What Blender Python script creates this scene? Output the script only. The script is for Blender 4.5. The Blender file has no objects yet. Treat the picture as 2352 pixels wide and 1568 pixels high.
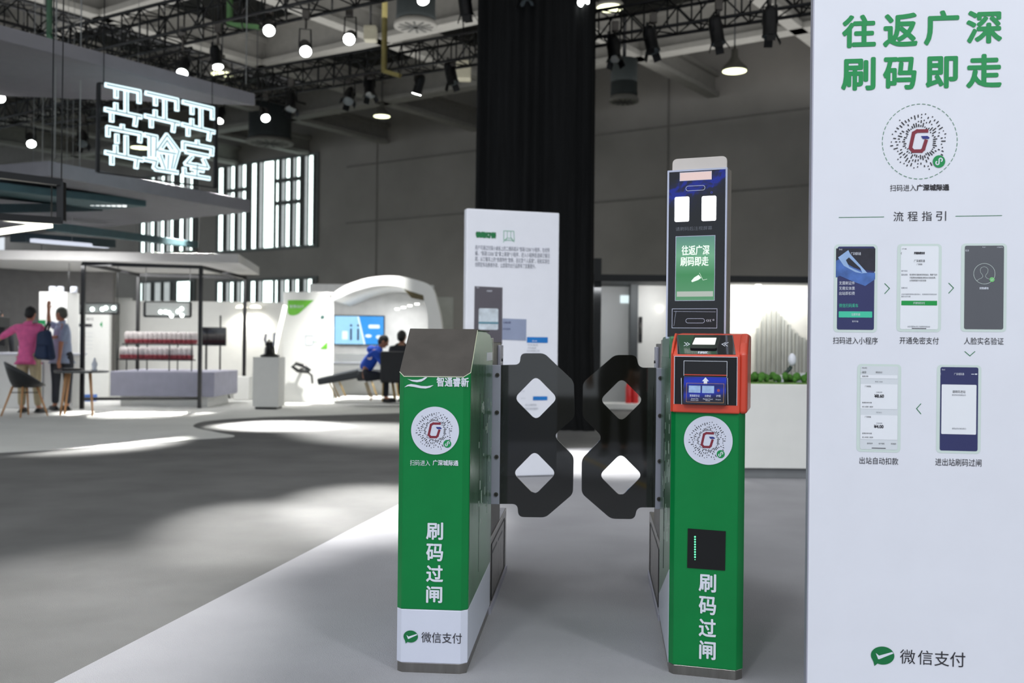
import bpy, bmesh, math, random
from mathutils import Vector, Matrix
random.seed(7)
C = bpy.context.scene.collection
scene = bpy.context.scene

# ------------------------------------------------------------ camera
F = 2287.0; CAMZ = 1.2; ROLL = 0.011; PITCH = 4.0 / F
_fw = Vector((0, math.cos(PITCH), math.sin(PITCH)))
_up = Vector((0, -math.sin(PITCH), math.cos(PITCH)))
_rt = Vector((1, 0, 0))
RT = math.cos(ROLL) * _rt + math.sin(ROLL) * _up
UP = -math.sin(ROLL) * _rt + math.cos(ROLL) * _up
cd = bpy.data.cameras.new('camera'); cam = bpy.data.objects.new('camera', cd); C.objects.link(cam)
cam.matrix_world = Matrix(((RT.x, UP.x, -_fw.x, 0), (RT.y, UP.y, -_fw.y, 0), (RT.z, UP.z, -_fw.z, CAMZ), (0, 0, 0, 1)))
cd.sensor_width = 36; cd.lens = F / 2352 * 36; cd.clip_end = 200
cd.dof.use_dof = True; cd.dof.focus_distance = 3.65; cd.dof.aperture_fstop = 3.0
scene.camera = cam
# ------------------------------------------------------------ world, exposure
scene.view_settings.view_transform = 'Standard'; scene.view_settings.look = 'None'
scene.view_settings.gamma = 1; scene.view_settings.use_curve_mapping = False
scene.view_settings.exposure = 0.38
w = bpy.data.worlds.new('world'); scene.world = w; w.use_nodes = True
w.node_tree.nodes['Background'].inputs[0].default_value = (0.86, 0.93, 1, 1)
w.node_tree.nodes['Background'].inputs[1].default_value = 0.7

def lamp(name, loc, target, energy, size=0.2, angle=60, blend=0.6, col=(1, 1, 1), kind='SPOT'):
    l = bpy.data.lights.new(name, kind); l.energy = energy; l.color = col
    if kind == 'SPOT':
        l.spot_size = math.radians(angle); l.spot_blend = blend; l.shadow_soft_size = size
    elif kind == 'AREA':
        l.shape = 'RECTANGLE'; l.size = size[0]; l.size_y = size[1]
    o = bpy.data.objects.new(name, l); C.objects.link(o); o.location = loc
    o.rotation_euler = (Vector(target) - Vector(loc)).to_track_quat('-Z', 'Y').to_euler()
    return o
# added front fill lamps, no fixture modelled, behind and above the viewer
lamp('front_fill', (-2.5, -3.5, 6.3), (0.1, 4.2, 0.6), 450, 0.5, 50, 0.9, (0.97, 0.98, 1))
lamp('front_fill', (4.6, -2.5, 6.3), (1.8, 4.0, 1.0), 560, 0.5, 50, 0.9, (0.97, 0.98, 1))
lamp('front_fill', (-1.5, 2.5, 6.3), (0.6, 9.0, 1.2), 500, 0.4, 50, 0.9)
# added overhead fill above the viewer, and an added up-facing fill for the roof
lamp('overhead_fill', (0, 4.5, 9.6), (0, 4.5, 0), 620, (18, 16), kind='AREA')
lamp('roof_fill', (-1, 17, 6.9), (-1, 17.001, 20), 800, (22, 12), kind='AREA')

# ------------------------------------------------------------ helpers
def pt(px, py, Y):
    d = _fw + RT * ((px - 1176) / F) - UP * ((py - 784) / F)
    return Vector((0, 0, CAMZ)) + d * (Y / d.y)
def ray(px, py):
    return _fw + RT * ((px - 1176) / F) - UP * ((py - 784) / F)
def gnd(px, py, z=0.0):
    d = ray(px, py); return Vector((0, 0, CAMZ)) + d * ((z - CAMZ) / d.z)
def ptz(px, py, z):
    d = ray(px, py); return Vector((0, 0, CAMZ)) + d * ((z - CAMZ) / d.z)

def s2l(c):
    return tuple(((x / 255) / 12.92 if x <= 10 else (((x / 255) + 0.055) / 1.055) ** 2.4) for x in c)
MATS = {}
def mat(name, rgb, rough=0.5, metal=0.0, emit=0.0, coat=0.0, var=0.06, scale=6.0, bump=0.0, bscale=40, spec=0.5, stretch=None, rvar=0.0):
    if name in MATS: return MATS[name]
    m = bpy.data.materials.new(name); m.use_nodes = True; nt = m.node_tree
    b = nt.nodes['Principled BSDF']; col = s2l(rgb)
    b.inputs['Roughness'].default_value = rough; b.inputs['Metallic'].default_value = metal
    b.inputs['Specular IOR Level'].default_value = spec
    b.inputs['Coat Weight'].default_value = coat; b.inputs['Coat Roughness'].default_value = 0.08
    tc = nt.nodes.new('ShaderNodeTexCoord'); mp = nt.nodes.new('ShaderNodeMapping')
    nt.links.new(tc.outputs['Object'], mp.inputs[0])
    if stretch: mp.inputs['Scale'].default_value = stretch
    n = nt.nodes.new('ShaderNodeTexNoise'); n.inputs['Scale'].default_value = scale; n.inputs['Detail'].default_value = 4
    nt.links.new(mp.outputs[0], n.inputs['Vector'])
    r = nt.nodes.new('ShaderNodeValToRGB')
    r.color_ramp.elements[0].position = 0.3; r.color_ramp.elements[1].position = 0.7
    r.color_ramp.elements[0].color = tuple(c * (1 - var) for c in col) + (1,)
    r.color_ramp.elements[1].color = tuple(min(1, c * (1 + var)) for c in col) + (1,)
    nt.links.new(n.outputs[0], r.inputs[0])
    if emit > 0:
        nt.links.new(r.outputs[0], b.inputs['Emission Color']); b.inputs['Emission Strength'].default_value = emit
        b.inputs['Base Color'].default_value = (0.02, 0.02, 0.02, 1)
    else:
        nt.links.new(r.outputs[0], b.inputs['Base Color'])
    if rvar:
        mr = nt.nodes.new('ShaderNodeMapRange'); mr.inputs[3].default_value = max(0, rough - rvar); mr.inputs[4].default_value = rough + rvar
        nt.links.new(n.outputs[0], mr.inputs[0]); nt.links.new(mr.outputs[0], b.inputs['Roughness'])
    if bump:
        n2 = nt.nodes.new('ShaderNodeTexNoise'); n2.inputs['Scale'].default_value = bscale; n2.inputs['Detail'].default_value = 3
        nt.links.new(mp.outputs[0], n2.inputs['Vector'])
        bp = nt.nodes.new('ShaderNodeBump'); bp.inputs['Strength'].default_value = bump; bp.inputs['Distance'].default_value = 0.01
        nt.links.new(n2.outputs[0], bp.inputs['Height']); nt.links.new(bp.outputs[0], b.inputs['Normal'])
    MATS[name] = m; return m

class MB:
    def __init__(s): s.v = []; s.f = []; s.sm = []
    def add(s, vs, fs, smooth=False):
        o = len(s.v); s.v += [tuple(v) for v in vs]; s.f += [tuple(i + o for i in f) for f in fs]; s.sm += [smooth] * len(fs); return s
    def box(s, x0, x1, y0, y1, z0, z1):
        return s.add([(x0, y0, z0), (x1, y0, z0), (x1, y1, z0), (x0, y1, z0), (x0, y0, z1), (x1, y0, z1), (x1, y1, z1), (x0, y1, z1)],
                     [(0, 3, 2, 1), (4, 5, 6, 7), (0, 1, 5, 4), (1, 2, 6, 5), (2, 3, 7, 6), (3, 0, 4, 7)])
    def prism(s, poly, a0, a1, ax='z'):
        # poly points are the two other coordinates, extruded along ax
        def P(p, a): return {'z': (p[0], p[1], a), 'y': (p[0], a, p[1]), 'x': (a, p[0], p[1])}[ax]
        n = len(poly); vs = [P(p, a0) for p in poly] + [P(p, a1) for p in poly]
        fs = [tuple(range(n))[::-1], tuple(range(n, 2 * n))] + [(i, (i + 1) % n, n + (i + 1) % n, n + i) for i in range(n)]
        return s.add(vs, fs)
    def hull8(s, bot, top):
        n = len(bot); return s.add(list(bot) + list(top), [tuple(range(n))[::-1], tuple(range(n, 2 * n))] + [(i, (i + 1) % n, n + (i + 1) % n, n + i) for i in range(n)])
    def quad(s, *p): return s.add(p, [tuple(range(len(p)))])
    def tube(s, pts, r, n=8, closed=False, cap=True):
        pts = [Vector(p) for p in pts]; m = len(pts); rs = r if isinstance(r, (list, tuple)) else [r] * m
        ring = []; prev = None
        for i, p in enumerate(pts):
            if closed: t = pts[(i + 1) % m] - pts[i - 1]
            else: t = pts[min(i + 1, m - 1)] - pts[max(i - 1, 0)]
            t.normalize()
            if prev is None: a = t.orthogonal().normalized()
            else:
                a = prev - t * prev.dot(t)
                a = a.normalized() if a.length > 1e-6 else t.orthogonal().normalized()
            prev = a; b = t.cross(a)
            ring.append([p + (a * math.cos(2 * math.pi * k / n) + b * math.sin(2 * math.pi * k / n)) * rs[i] for k in range(n)])
        vs = [q for rr in ring for q in rr]; fs = []
        for i in range(m if closed else m - 1):
            j = (i + 1) % m
            for k in range(n): fs.append((i * n + k, i * n + (k + 1) % n, j * n + (k + 1) % n, j * n + k))
        s.add(vs, fs, n > 4)
        if cap and not closed: s.add(ring[0], [tuple(range(n))[::-1]]); s.add(ring[-1], [tuple(range(n))])
        return s
    def bar(s, p0, p1, wd, ht=None, up=(0, 0, 1)):
        p0, p1 = Vector(p0), Vector(p1); ht = ht or wd; t = (p1 - p0).normalized(); u = Vector(up)
        if abs(t.dot(u)) > 0.98: u = Vector((0, 1, 0))
        a = t.cross(u).normalized() * wd / 2; b = a.cross(t).normalized() * ht / 2
        return s.hull8([p0 - a - b, p0 + a - b, p0 + a + b, p0 - a + b], [p1 - a - b, p1 + a - b, p1 + a + b, p1 - a + b])
    def lathe(s, prof, c=(0, 0, 0), n=20, axis='z', smooth=True):
        vs = []; fs = []
        for (r, z) in prof:
            for k in range(n):
                a = 2 * math.pi * k / n; x, y = r * math.cos(a), r * math.sin(a)
                vs.append({'z': (c[0] + x, c[1] + y, c[2] + z), 'y': (c[0] + x, c[1] + z, c[2] + y), 'x': (c[0] + z, c[1] + x, c[2] + y)}[axis])
        for i in range(len(prof) - 1):
            for k in range(n): fs.append((i * n + k, i * n + (k + 1) % n, (i + 1) * n + (k + 1) % n, (i + 1) * n + k))
        s.add(vs, fs, smooth)
        s.add(vs[:n], [tuple(range(n))[::-1]]); s.add(vs[-n:], [tuple(range(n))])
        return s
    def ball(s, c, r, n=14, m=9):
        r = r if isinstance(r, (list, tuple)) else (r, r, r); vs = []; fs = []
        for i in range(m + 1):
            th = math.pi * i / m
            for k in range(n):
                a = 2 * math.pi * k / n
                vs.append((c[0] + r[0] * math.sin(th) * math.cos(a), c[1] + r[1] * math.sin(th) * math.sin(a), c[2] + r[2] * math.cos(th)))
        for i in range(m):
            for k in range(n): fs.append((i * n + k, i * n + (k + 1) % n, (i + 1) * n + (k + 1) % n, (i + 1) * n + k))
        return s.add(vs, fs, True)
    def xf(s, M):
        s.v = [tuple(M @ Vector(v)) for v in s.v]; return s
    def build(s, name, m, parent=None, bevel=0, seg=2):
        me = bpy.data.meshes.new(name); me.from_pydata(s.v, [], s.f); me.validate()
        if len(me.polygons) == len(s.sm): me.polygons.foreach_set('use_smooth', s.sm)
        bm = bmesh.new(); bm.from_mesh(me); bmesh.ops.remove_doubles(bm, verts=bm.verts, dist=1e-6); bmesh.ops.recalc_face_normals(bm, faces=bm.faces); bm.to_mesh(me); bm.free()
        if m: me.materials.append(m)
        o = bpy.data.objects.new(name, me); C.objects.link(o)
        if parent: o.parent = parent
        if bevel:
            b = o.modifiers.new('bevel', 'BEVEL'); b.width = bevel; b.segments = seg; b.limit_method = 'ANGLE'; b.angle_limit = math.radians(40)
        return o

def empty(name, loc=(0, 0, 0), rz=0.0, parent=None):
    o = bpy.data.objects.new(name, None); C.objects.link(o); o.location = loc; o.rotation_euler = (0, 0, rz); o.empty_display_size = 0.1
    if parent: o.parent = parent
    return o
def tag(o, label, cat, group=None, kind=None):
    if label: o['label'] = label
    if cat: o['category'] = cat
    if group: o['group'] = group
    if kind: o['kind'] = kind
    return o
def struct(o, label=None):
    o['kind'] = 'structure'
    if label: o['label'] = label
    return o
def part_label(o, l): o['label'] = l; return o
def copy_tree(o, parent=None):
    c = o.copy(); C.objects.link(c); c.parent = parent
    for ch in list(o.children): copy_tree(ch, c)
    return c

class Frame:
    """vertical working plane of a thing: local x along its face, y into it, z up"""
    def __init__(s, loc, yaw):
        s.loc = Vector(loc); s.yaw = yaw
        s.M = Matrix.Translation(s.loc) @ Matrix.Rotation(-yaw, 4, 'Z'); s.I = s.M.inverted()
    def pix(s, px, py, y=0.0):
        o = s.I @ Vector((0, 0, CAMZ)); d = s.I.to_3x3() @ ray(px, py)
        p = o + d * ((y - o.y) / d.y); return (p.x, p.z)
    def box(s, x0, y0, x1, y1, y=0.0):
        mx, my = (x0 + x1) / 2, (y0 + y1) / 2
        return (s.pix(x0, my, y)[0], s.pix(x1, my, y)[0], s.pix(mx, y1, y)[1], s.pix(mx, y0, y)[1])
    def empty(s, name): return empty(name, s.loc, -s.yaw)

def curve_mesh(obj_data):
    o = bpy.data.objects.new('tmp', obj_data); C.objects.link(o)
    bpy.context.view_layer.update()
    dg = bpy.context.evaluated_depsgraph_get()
    me = bpy.data.meshes.new_from_object(o.evaluated_get(dg))
    vs = [v.co.copy() for v in me.vertices]; fs = [tuple(p.vertices) for p in me.polygons]
    bpy.data.objects.remove(o); bpy.data.meshes.remove(me)
    return vs, fs
_glyph = {}
def text_to(mb, s, bx, y=-0.0015, bold=0.0, spacing=1.0, shear=0.0):
    """flat lettering filling box bx=(x0,x1,z0,z1)"""
    key = (s, spacing, shear)
    if key not in _glyph:
        c = bpy.data.curves.new('t', 'FONT'); c.body = s; c.space_character = spacing; c.resolution_u = 3; c.shear = shear
        vs, fs = curve_mesh(c); _glyph[key] = (vs, fs)
    vs, fs = _glyph[key]
    if not vs: return
    xa = min(v.x for v in vs); xb = max(v.x for v in vs); ya = min(v.y for v in vs); yb = max(v.y for v in vs)
    x0, x1, z0, z1 = bx; kx = (x1 - x0) / (xb - xa); kz = (z1 - z0) / max(1e-6, yb - ya)
    offs = [(0, 0)]
    if bold: offs = [(bold * math.cos(a * math.pi / 4), bold * math.sin(a * math.pi / 4)) for a in range(8)] + [(0, 0)]
    for i, (dx, dz) in enumerate(offs):
        kk = ((x1 - x0 - 2 * bold) / (xb - xa)) if bold else kx; kq = ((z1 - z0 - 2 * bold) / (yb - ya)) if bold else kz
        mb.add([(x0 + bold + (v.x - xa) * kk + dx, y - i * 0.00004, z0 + bold + (v.y - ya) * kq + dz) for v in vs], fs)
def shape_to(mb, loops, y0, y1=None):
    """filled outline with holes, in the xz plane from y0 to y1"""
    c = bpy.data.curves.new('s', 'CURVE'); c.dimensions = '2D'; c.fill_mode = 'BOTH'
    if y1 is not None: c.extrude = abs(y1 - y0) / 2
    for lp in loops:
        sp = c.splines.new('POLY'); sp.points.add(len(lp) - 1)
        for i, p in enumerate(lp): sp.points[i].co = (p[0], p[1], 0, 1)
        sp.use_cyclic_u = True
    vs, fs = curve_mesh(c); ym = y0 if y1 is None else (y0 + y1) / 2
    mb.add([(v.x, ym - v.z, v.y) for v in vs], fs)
def rect(x0, x1, z0, z1, r=0.0, n=5):
    if r <= 0: return [(x0, z0), (x1, z0), (x1, z1), (x0, z1)]
    out = []
    for cx, cz, a0 in ((x1 - r, z0 + r, -90), (x1 - r, z1 - r, 0), (x0 + r, z1 - r, 90), (x0 + r, z0 + r, 180)):
        for k in range(n + 1):
            a = math.radians(a0 + 90 * k / n); out.append((cx + r * math.cos(a), cz + r * math.sin(a)))
    return out
def ell(cx, cz, rx, rz=None, n=40, a0=0, a1=360):
    rz = rz or rx
    k = n if a1 - a0 >= 360 else n + 1
    return [(cx + rx * math.cos(math.radians(a0 + (a1 - a0) * i / n)), cz + rz * math.sin(math.radians(a0 + (a1 - a0) * i / n))) for i in range(k)]
def rounded(poly, r, n=5):
    out = []; N = len(poly)
    for i in range(N):
        p = Vector(poly[i]).to_2d(); a = Vector(poly[i - 1]).to_2d(); b = Vector(poly[(i + 1) % N]).to_2d()
        rr = r[i] if isinstance(r, (list, tuple)) else r
        da, db = (a - p), (b - p); q = min(rr, da.length * 0.45, db.length * 0.45)
        pa, pb = p + da.normalized() * q, p + db.normalized() * q
        for k in range(n + 1):
            t = k / n; out.append(tuple((1 - t) ** 2 * pa + 2 * t * (1 - t) * p + t * t * pb))
    return out
def stroke_to(mb, pts, wd, y, y1=None):
    """flat stroke of width wd along points in the xz plane"""
    for i in range(len(pts) - 1):
        a, b = Vector(pts[i]), Vector(pts[i + 1]); t = (b - a)
        if t.length < 1e-7: continue
        t.normalize(); n = Vector((-t.y, t.x)) * wd / 2; a = a - t * wd * 0.35; b = b + t * wd * 0.35
        q = [a - n, b - n, b + n, a + n]
        if y1 is None: mb.add([(p.x, y - 0.00003 * (i % 2), p.y) for p in q], [(0, 1, 2, 3)])
        else: mb.prism([(p.x, p.y) for p in q], y, y1, 'y')
def flat(name, loops, y, m, parent, y1=None):
    mb = MB(); shape_to(mb, loops, y, y1); return mb.build(name, m, parent)
def lettering(name, items, m, parent, y=-0.0015, bold=0.0):
    mb = MB()
    for it in items: text_to(mb, it[0], it[1], y, it[2] if len(it) > 2 else bold, *(it[3:] if len(it) > 3 else ()))
    return mb.build(name, m, parent)

# ------------------------------------------------------------ materials
white = mat('white_board', (226, 228, 236), 0.38, var=0.015)
white2 = mat('white_paint', (222, 222, 218), 0.55, var=0.02)
green = mat('green_vinyl', (0, 124, 60), 0.36, coat=0.12, var=0.05, bump=0.12, bscale=14, spec=0.3)
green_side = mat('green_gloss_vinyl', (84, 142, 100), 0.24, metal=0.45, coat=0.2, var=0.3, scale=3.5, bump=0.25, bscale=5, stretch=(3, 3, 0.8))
whitev = mat('white_vinyl', (214, 218, 232), 0.35, coat=0.3, var=0.015)
steel = mat('brushed_steel', (150, 147, 142), 0.3, metal=1.0, var=0.12, scale=5, stretch=(8, 8, 1), rvar=0.08)
steel_dark = mat('worn_steel', (88, 84, 80), 0.42, metal=0.75, var=0.22, scale=7, rvar=0.1)
alu = mat('aluminium', (172, 172, 186), 0.4, metal=0.3, var=0.05)
black = mat('black_plastic', (18, 18, 20), 0.35, var=0.1)
blackg = mat('black_gloss', (14, 15, 18), 0.06, coat=1.0, var=0.1, spec=0.6)
blackm = mat('black_metal', (24, 25, 27), 0.45, metal=0.4, var=0.15)
orange = mat('red_orange_shell', (214, 74, 50), 0.36, coat=0.2, var=0.03)
lid_m = mat('brown_steel_lid', (78, 74, 70), 0.45, metal=0.5, var=0.18, scale=9, rvar=0.1)
ink_green = mat('ink_green', (0, 140, 72), 0.5, var=0.02)
ink_dkgreen = mat('ink_dark_green', (0, 112, 58), 0.5, var=0.02)
ink_black = mat('ink_black', (40, 38, 44), 0.5, var=0.02)
ink_grey = mat('ink_grey', (110, 114, 122), 0.5, var=0.02)
ink_white = mat('ink_white', (222, 226, 236), 0.45, var=0.01)
ink_red = mat('ink_crimson', (128, 36, 52), 0.45, var=0.02)
ink_blue = mat('ink_blue', (40, 46, 128), 0.45, var=0.02)
ink_navy = mat('ink_navy', (44, 48, 96), 0.5, var=0.05)
# ------------------------------------------------------------ printed marks
def code_disc(parent, Fm, cx, cy, rpx, y=-0.0012, disc=True, border=False, s=None):
    """round white sticker: tick rays, a two-colour letter mark and a small green badge"""
    if s is None:
        x0, x1, z0, z1 = Fm.box(cx - rpx, cy - rpx, cx + rpx, cy + rpx)
    else: x0, x1, z0, z1 = s
    mx, mz, rx, rz = (x0 + x1) / 2, (z0 + z1) / 2, (x1 - x0) / 2, (z1 - z0) / 2
    host = parent
    if disc: host = flat('round_sticker', [ell(mx, mz, rx, rz, 64)], y, whitev, parent)
    def P(u, v): return (mx + u * rx, mz + v * rz)
    if border:
        mb = MB()
        for k in range(44):
            a = [2 * math.pi * (k + t) / 44 for t in (0, 0.3, 0.6)]
            stroke_to(mb, [P(math.cos(q), math.sin(q)) for q in a], rx * 0.014, y - 0.0004)
        mb.build('dashed_ring', ink_dkgreen, parent)
        sc = 0.80
    else: sc = 0.82
    mb = MB(); rnd = random.Random(3)
    for k in range(46):
        a = 2 * math.pi * k / 46
        if -58 < math.degrees(a) - 360 < -32 or -58 < math.degrees(a) < -32: lim = 0.66
        else: lim = rnd.choice((0.86, 0.95, 0.99, 0.9))
        r = rnd.choice((0.46, 0.5))
        while r < lim:
            L = rnd.choice((0.015, 0.04, 0.07, 0.12)); e = min(r + L, lim)
            stroke_to(mb, [P(r * sc / 0.82 * math.cos(a), r * sc / 0.82 * math.sin(a)) if False else P(r * sc * math.cos(a), r * sc * math.sin(a)), P(e * sc * math.cos(a), e * sc * math.sin(a))], rx * 0.03, y - 0.0005)
            r = e + rnd.choice((0.09, 0.14, 0.2))
    mb.build('tick_rays', ink_black, host)
    k = 0.9 if disc else 0.85
    g = [(0.23, 0.33), (-0.08, 0.33), (-0.19, 0.27), (-0.29, -0.2), (-0.2, -0.3), (0.06, -0.3), (0.12, -0.24), (0.2, 0.02)]
    mb = MB(); pts = [(mx + u * k * rx, mz + v * k * rz) for u, v in g]
    stroke_to(mb, pts, rx * 0.095, y - 0.0006); mb.build('letter_mark', ink_red, host)
    flat('letter_mark_bar', [[(mx + u * k * rx, mz + v * k * rz) for u, v in ((0.04, 0.17), (0.24, 0.17), (0.31, 0.12), (0.29, 0.08), (0.1, 0.08))]], y - 0.0008, ink_blue, host)
    bx, bz, br = mx + 0.52 * rx, mz - 0.54 * rz, 0.165 * rx
    bd = flat('green_badge', [ell(bx, bz, br, br * rz / rx, 28)], y - 0.0007, ink_green, host)
    mb = MB()
    sp = []
    for i in range(15): a = math.radians(20 + 250 * i / 14); sp.append((bx + br * (0.28 + 0.26 * math.cos(a) * 1), bz + br * (0.26 + 0.26 * math.sin(a))))
    a1 = [(bx + br * (0.25 + 0.25 * math.cos(t)), bz + br * (0.25 + 0.28 * math.sin(t))) for t in [math.radians(-60 + 255 * i / 12) for i in range(13)]]
    a2 = [(bx - br * (0.25 + 0.25 * math.cos(t)), bz - br * (0.25 + 0.28 * math.sin(t))) for t in [math.radians(-60 + 255 * i / 12) for i in range(13)]]
    stroke_to(mb, a1 + a2[::-1], br * 0.2, y - 0.0011); mb.build('badge_curl', ink_white, bd)
    return host

def bubble_logo(parent, Fm, x0, y0, x1, y1, y=-0.0015, bgm=None):
    a = Fm.box(x0, y0, x1, y1); mx, mz, rx, rz = (a[0] + a[1]) / 2, (a[2] + a[3]) / 2, (a[1] - a[0]) / 2, (a[3] - a[2]) / 2
    loop = ell(mx, mz + rz * 0.08, rx, rz * 0.92, 48, -115, 205)
    loop = loop + [(mx - rx * 0.78, mz - rz * 0.58), (mx - rx * 0.68, mz - rz * 1.03)]
    l = flat('speech_bubble_logo', [loop], y, ink_dkgreen, parent)
    P = lambda u, v: (mx + u * rx, mz + v * rz)
    flat('tick_mark', [[P(-0.58, 0.3), P(-0.3, 0.06), P(0.82, 0.5), P(0.93, 0.36), P(-0.28, -0.3), P(-0.38, -0.3)]], y - 0.0004, bgm or ink_white, l)
    return l

# ------------------------------------------------------------ right-hand sign panel
FS = Frame(pt(1863, 700, 3.30) * Vector((1, 1, 0)) if False else (pt(1863, 700, 3.30).x, 3.30, 0), math.radians(7.8))
sign = FS.empty('sign_panel')
tag(sign, 'tall white information panel with green Chinese headline and phone screens at far right', 'sign panel')
MB().box(0, 1.15, 0.0, 0.05, 0, 2.75).build('board', white, sign, 0.002)
MB().box(-0.0035, 0.0, 0.001, 0.049, 0, 2.75).build('edge_trim', alu, sign)
B = FS.box
lettering('headline', [('往', B(1934, 34, 2012, 110), .0035), ('返', B(2028, 30, 2108, 108), .0035), ('广', B(2122, 24, 2203, 104), .0035), ('深', B(2219, 24, 2302, 100), .0035),
                       ('刷', B(1932, 132, 2011, 208), .0035), ('码', B(2028, 131, 2105, 206), .0035), ('即', B(2126, 129, 2200, 203), .0035), ('走', B(2219, 124, 2301, 202), .0035)], ink_green, sign)
code_disc(sign, FS, 2112.5, 325, 86, disc=False, border=True)
lettering('scan_caption', [('扫码进入', B(2044, 424, 2104, 439)), ('广深城际通', B(2105, 423, 2180, 438), .0008)], ink_black, sign)
lettering('section_heading', [(c, B(2052 + i * 32.6, 486 - i * .4, 2075 + i * 32.6, 508 - i * .4)) for i, c in enumerate('流程指引')], ink_black, sign)
for a, b_ in (((1927, 499.3), (2030, 498)), ((2195, 496.5), (2301, 494.8))):
    mb = MB(); stroke_to(mb, [FS.pix(*a), FS.pix(*b_)], 0.0018, -0.001); mb.build('rule_line', ink_dkgreen, sign)
for it_ in [('扫码进入小程序', B(1913, 774, 2016, 790)), ('开通免密支付', B(2066, 774, 2156, 790)), ('人脸实名验证', B(2214, 775, 2305, 791)),
                            ('出站自动扣款', B(1974, 1050, 2063, 1066)), ('进出站刷码过闸', B(2148, 1053, 2254, 1070))]: lettering('step_caption', [it_], ink_black, sign)
for pts in ([(2032, 651), (2043, 662), (2032, 674)], [(2179, 650), (2190, 661), (2179, 673)], [(2216, 807), (2227.5, 817), (2239, 807)], [(2115, 927), (2105, 938), (2115, 950)]):
    mb = MB(); stroke_to(mb, [FS.pix(*p) for p in pts], 0.0022, -0.001); mb.build('step_arrow', ink_dkgreen, sign)
pale = mat('pale_green_case', (206, 220, 214), 0.45, var=0.01)
scr_white = mat('screen_white', (232, 235, 240), 0.4, var=0.01)
scr_grey = mat('screen_grey', (88, 90, 96), 0.45, var=0.03)
scr_lgrey = mat('screen_light_grey', (214, 219, 224), 0.45, var=0.01)
teal_btn = mat('button_teal', (66, 196, 160), 0.45, var=0.02)
train_blue = mat('print_blue', (72, 108, 176), 0.45, var=0.35, scale=22)
train_lt = mat('print_light_blue', (150, 180, 222), 0.45, var=0.1, scale=20)
train_dk = mat('print_dark', (36, 36, 48), 0.45, var=0.3, scale=30)
lime = mat('print_lime', (120, 196, 120), 0.45)
def phone(x0, y0, x1, y1, m, lbl, inset=8):
    a = B(x0, y0, x1, y1); case = flat('phone_picture', [rect(*a, 0.013)], -0.0006, pale, sign); part_label(case, lbl)
    b_ = B(x0 + inset, y0 + 5, x1 - inset + 1, y1 - 6)
    s = flat('screen', [rect(*b_, 0.006)], -0.0012, m, case); return case, s
# phone 1
c1, s1 = phone(1915, 561, 2015, 763, ink_navy, 'phone picture with navy screen and blue train')
a = B(1920, 568, 2010, 645)
P1 = lambda u, v: (a[0] + u * (a[1] - a[0]), a[3] - v * (a[3] - a[2]))
flat('train_photo_sky', [[P1(0, .03), P1(1, .03), P1(1, .72), P1(0, .5)]], -0.0016, train_dk, c1)
flat('train_photo_body', [[P1(0, .4), P1(.12, .32), P1(.22, .45), P1(.45, .6), P1(.72, .74), P1(1, .76), P1(1, .95), P1(.75, 1.15), P1(.4, 1.0), P1(.1, .85), P1(0, .9)]], -0.0018, train_blue, c1)
flat('train_photo_nose', [[P1(.05, .3), P1(.31, .08), P1(.36, .2), P1(.8, .76), P1(.68, .77), P1(.62, .62), P1(.33, .3), P1(.25, .38), P1(.34, .58), P1(.7, .78), P1(.5, .74), P1(.2, .55)]], -0.0021, train_lt, c1)
lettering('screen_text', [('广深城际通', B(1954, 579, 1977, 586)), ('9:41', B(1927, 571, 1934, 575)), ('无需刷证件', B(1927, 646, 1963, 654)), ('无需实体票', B(1927, 658, 1963, 666)), ('出站即扣费', B(1927, 669.5, 1963, 677.5))], ink_white, c1, -0.0024)
lettering('teal_text', [('微信扫码乘车', B(1927, 697, 1971, 706))], teal_btn, c1, -0.002)
bt = flat('button', [rect(*B(1926, 715, 2003, 729), 0.002)], -0.002, teal_btn, c1)
lettering('button_text', [('立即开通', B(1955, 719, 1975, 725)), ('暂不开通', B(1957, 736, 1971, 740))], ink_white, c1, -0.0025)
# phone 2
c2, s2 = phone(2060, 560, 2162, 762, scr_white, 'phone picture with white payment page')
lettering('screen_text', [('17:44', B(2072, 570, 2082, 573)), ('‹', B(2069, 579, 2071, 584)), ('开通免密支付', B(2099, 578, 2124, 584), .0004), ('广深城际通', B(2099, 596, 2124, 602)), ('广深铁路', B(2105, 605, 2118, 609)),
                          ('每次乘车行程结束后将会自动，根据产生的', B(2089, 628.5, 2152, 633)), ('行程费用会根据通过微信支付自动扣费，', B(2089, 635.5, 2149, 640)), ('从零钱和银行卡支付扣除', B(2089, 642, 2127, 646.5))], ink_black, c2, -0.002)
lettering('faint_text', [('商户协议', B(2070, 620, 2084, 624)), ('服务说明', B(2070, 628.5, 2084, 633)), ('扣费方式', B(2070, 659, 2084, 663)), ('点击开通即同意相关服务协议，在使用期间可随时关闭', B(2070, 674, 2151, 677.5)), ('服务与支付功能', B(2070, 679, 2091, 682.5)), ('本支付服务由 第三方提供的授权支付', B(2084, 748, 2136, 752))], ink_grey, c2, -0.002)
flat('button', [rect(*B(2070, 690.5, 2152, 701), 0.001)], -0.002, mat('button_green', (8, 150, 66), 0.45, var=0.01), c2)
lettering('button_text', [('开通免密支付', B(2097, 693, 2124, 698.5))], ink_white, c2, -0.0025)
flat('home_bar', [rect(*B(2094, 753.5, 2127, 755))], -0.002, ink_black, c2)
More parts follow.
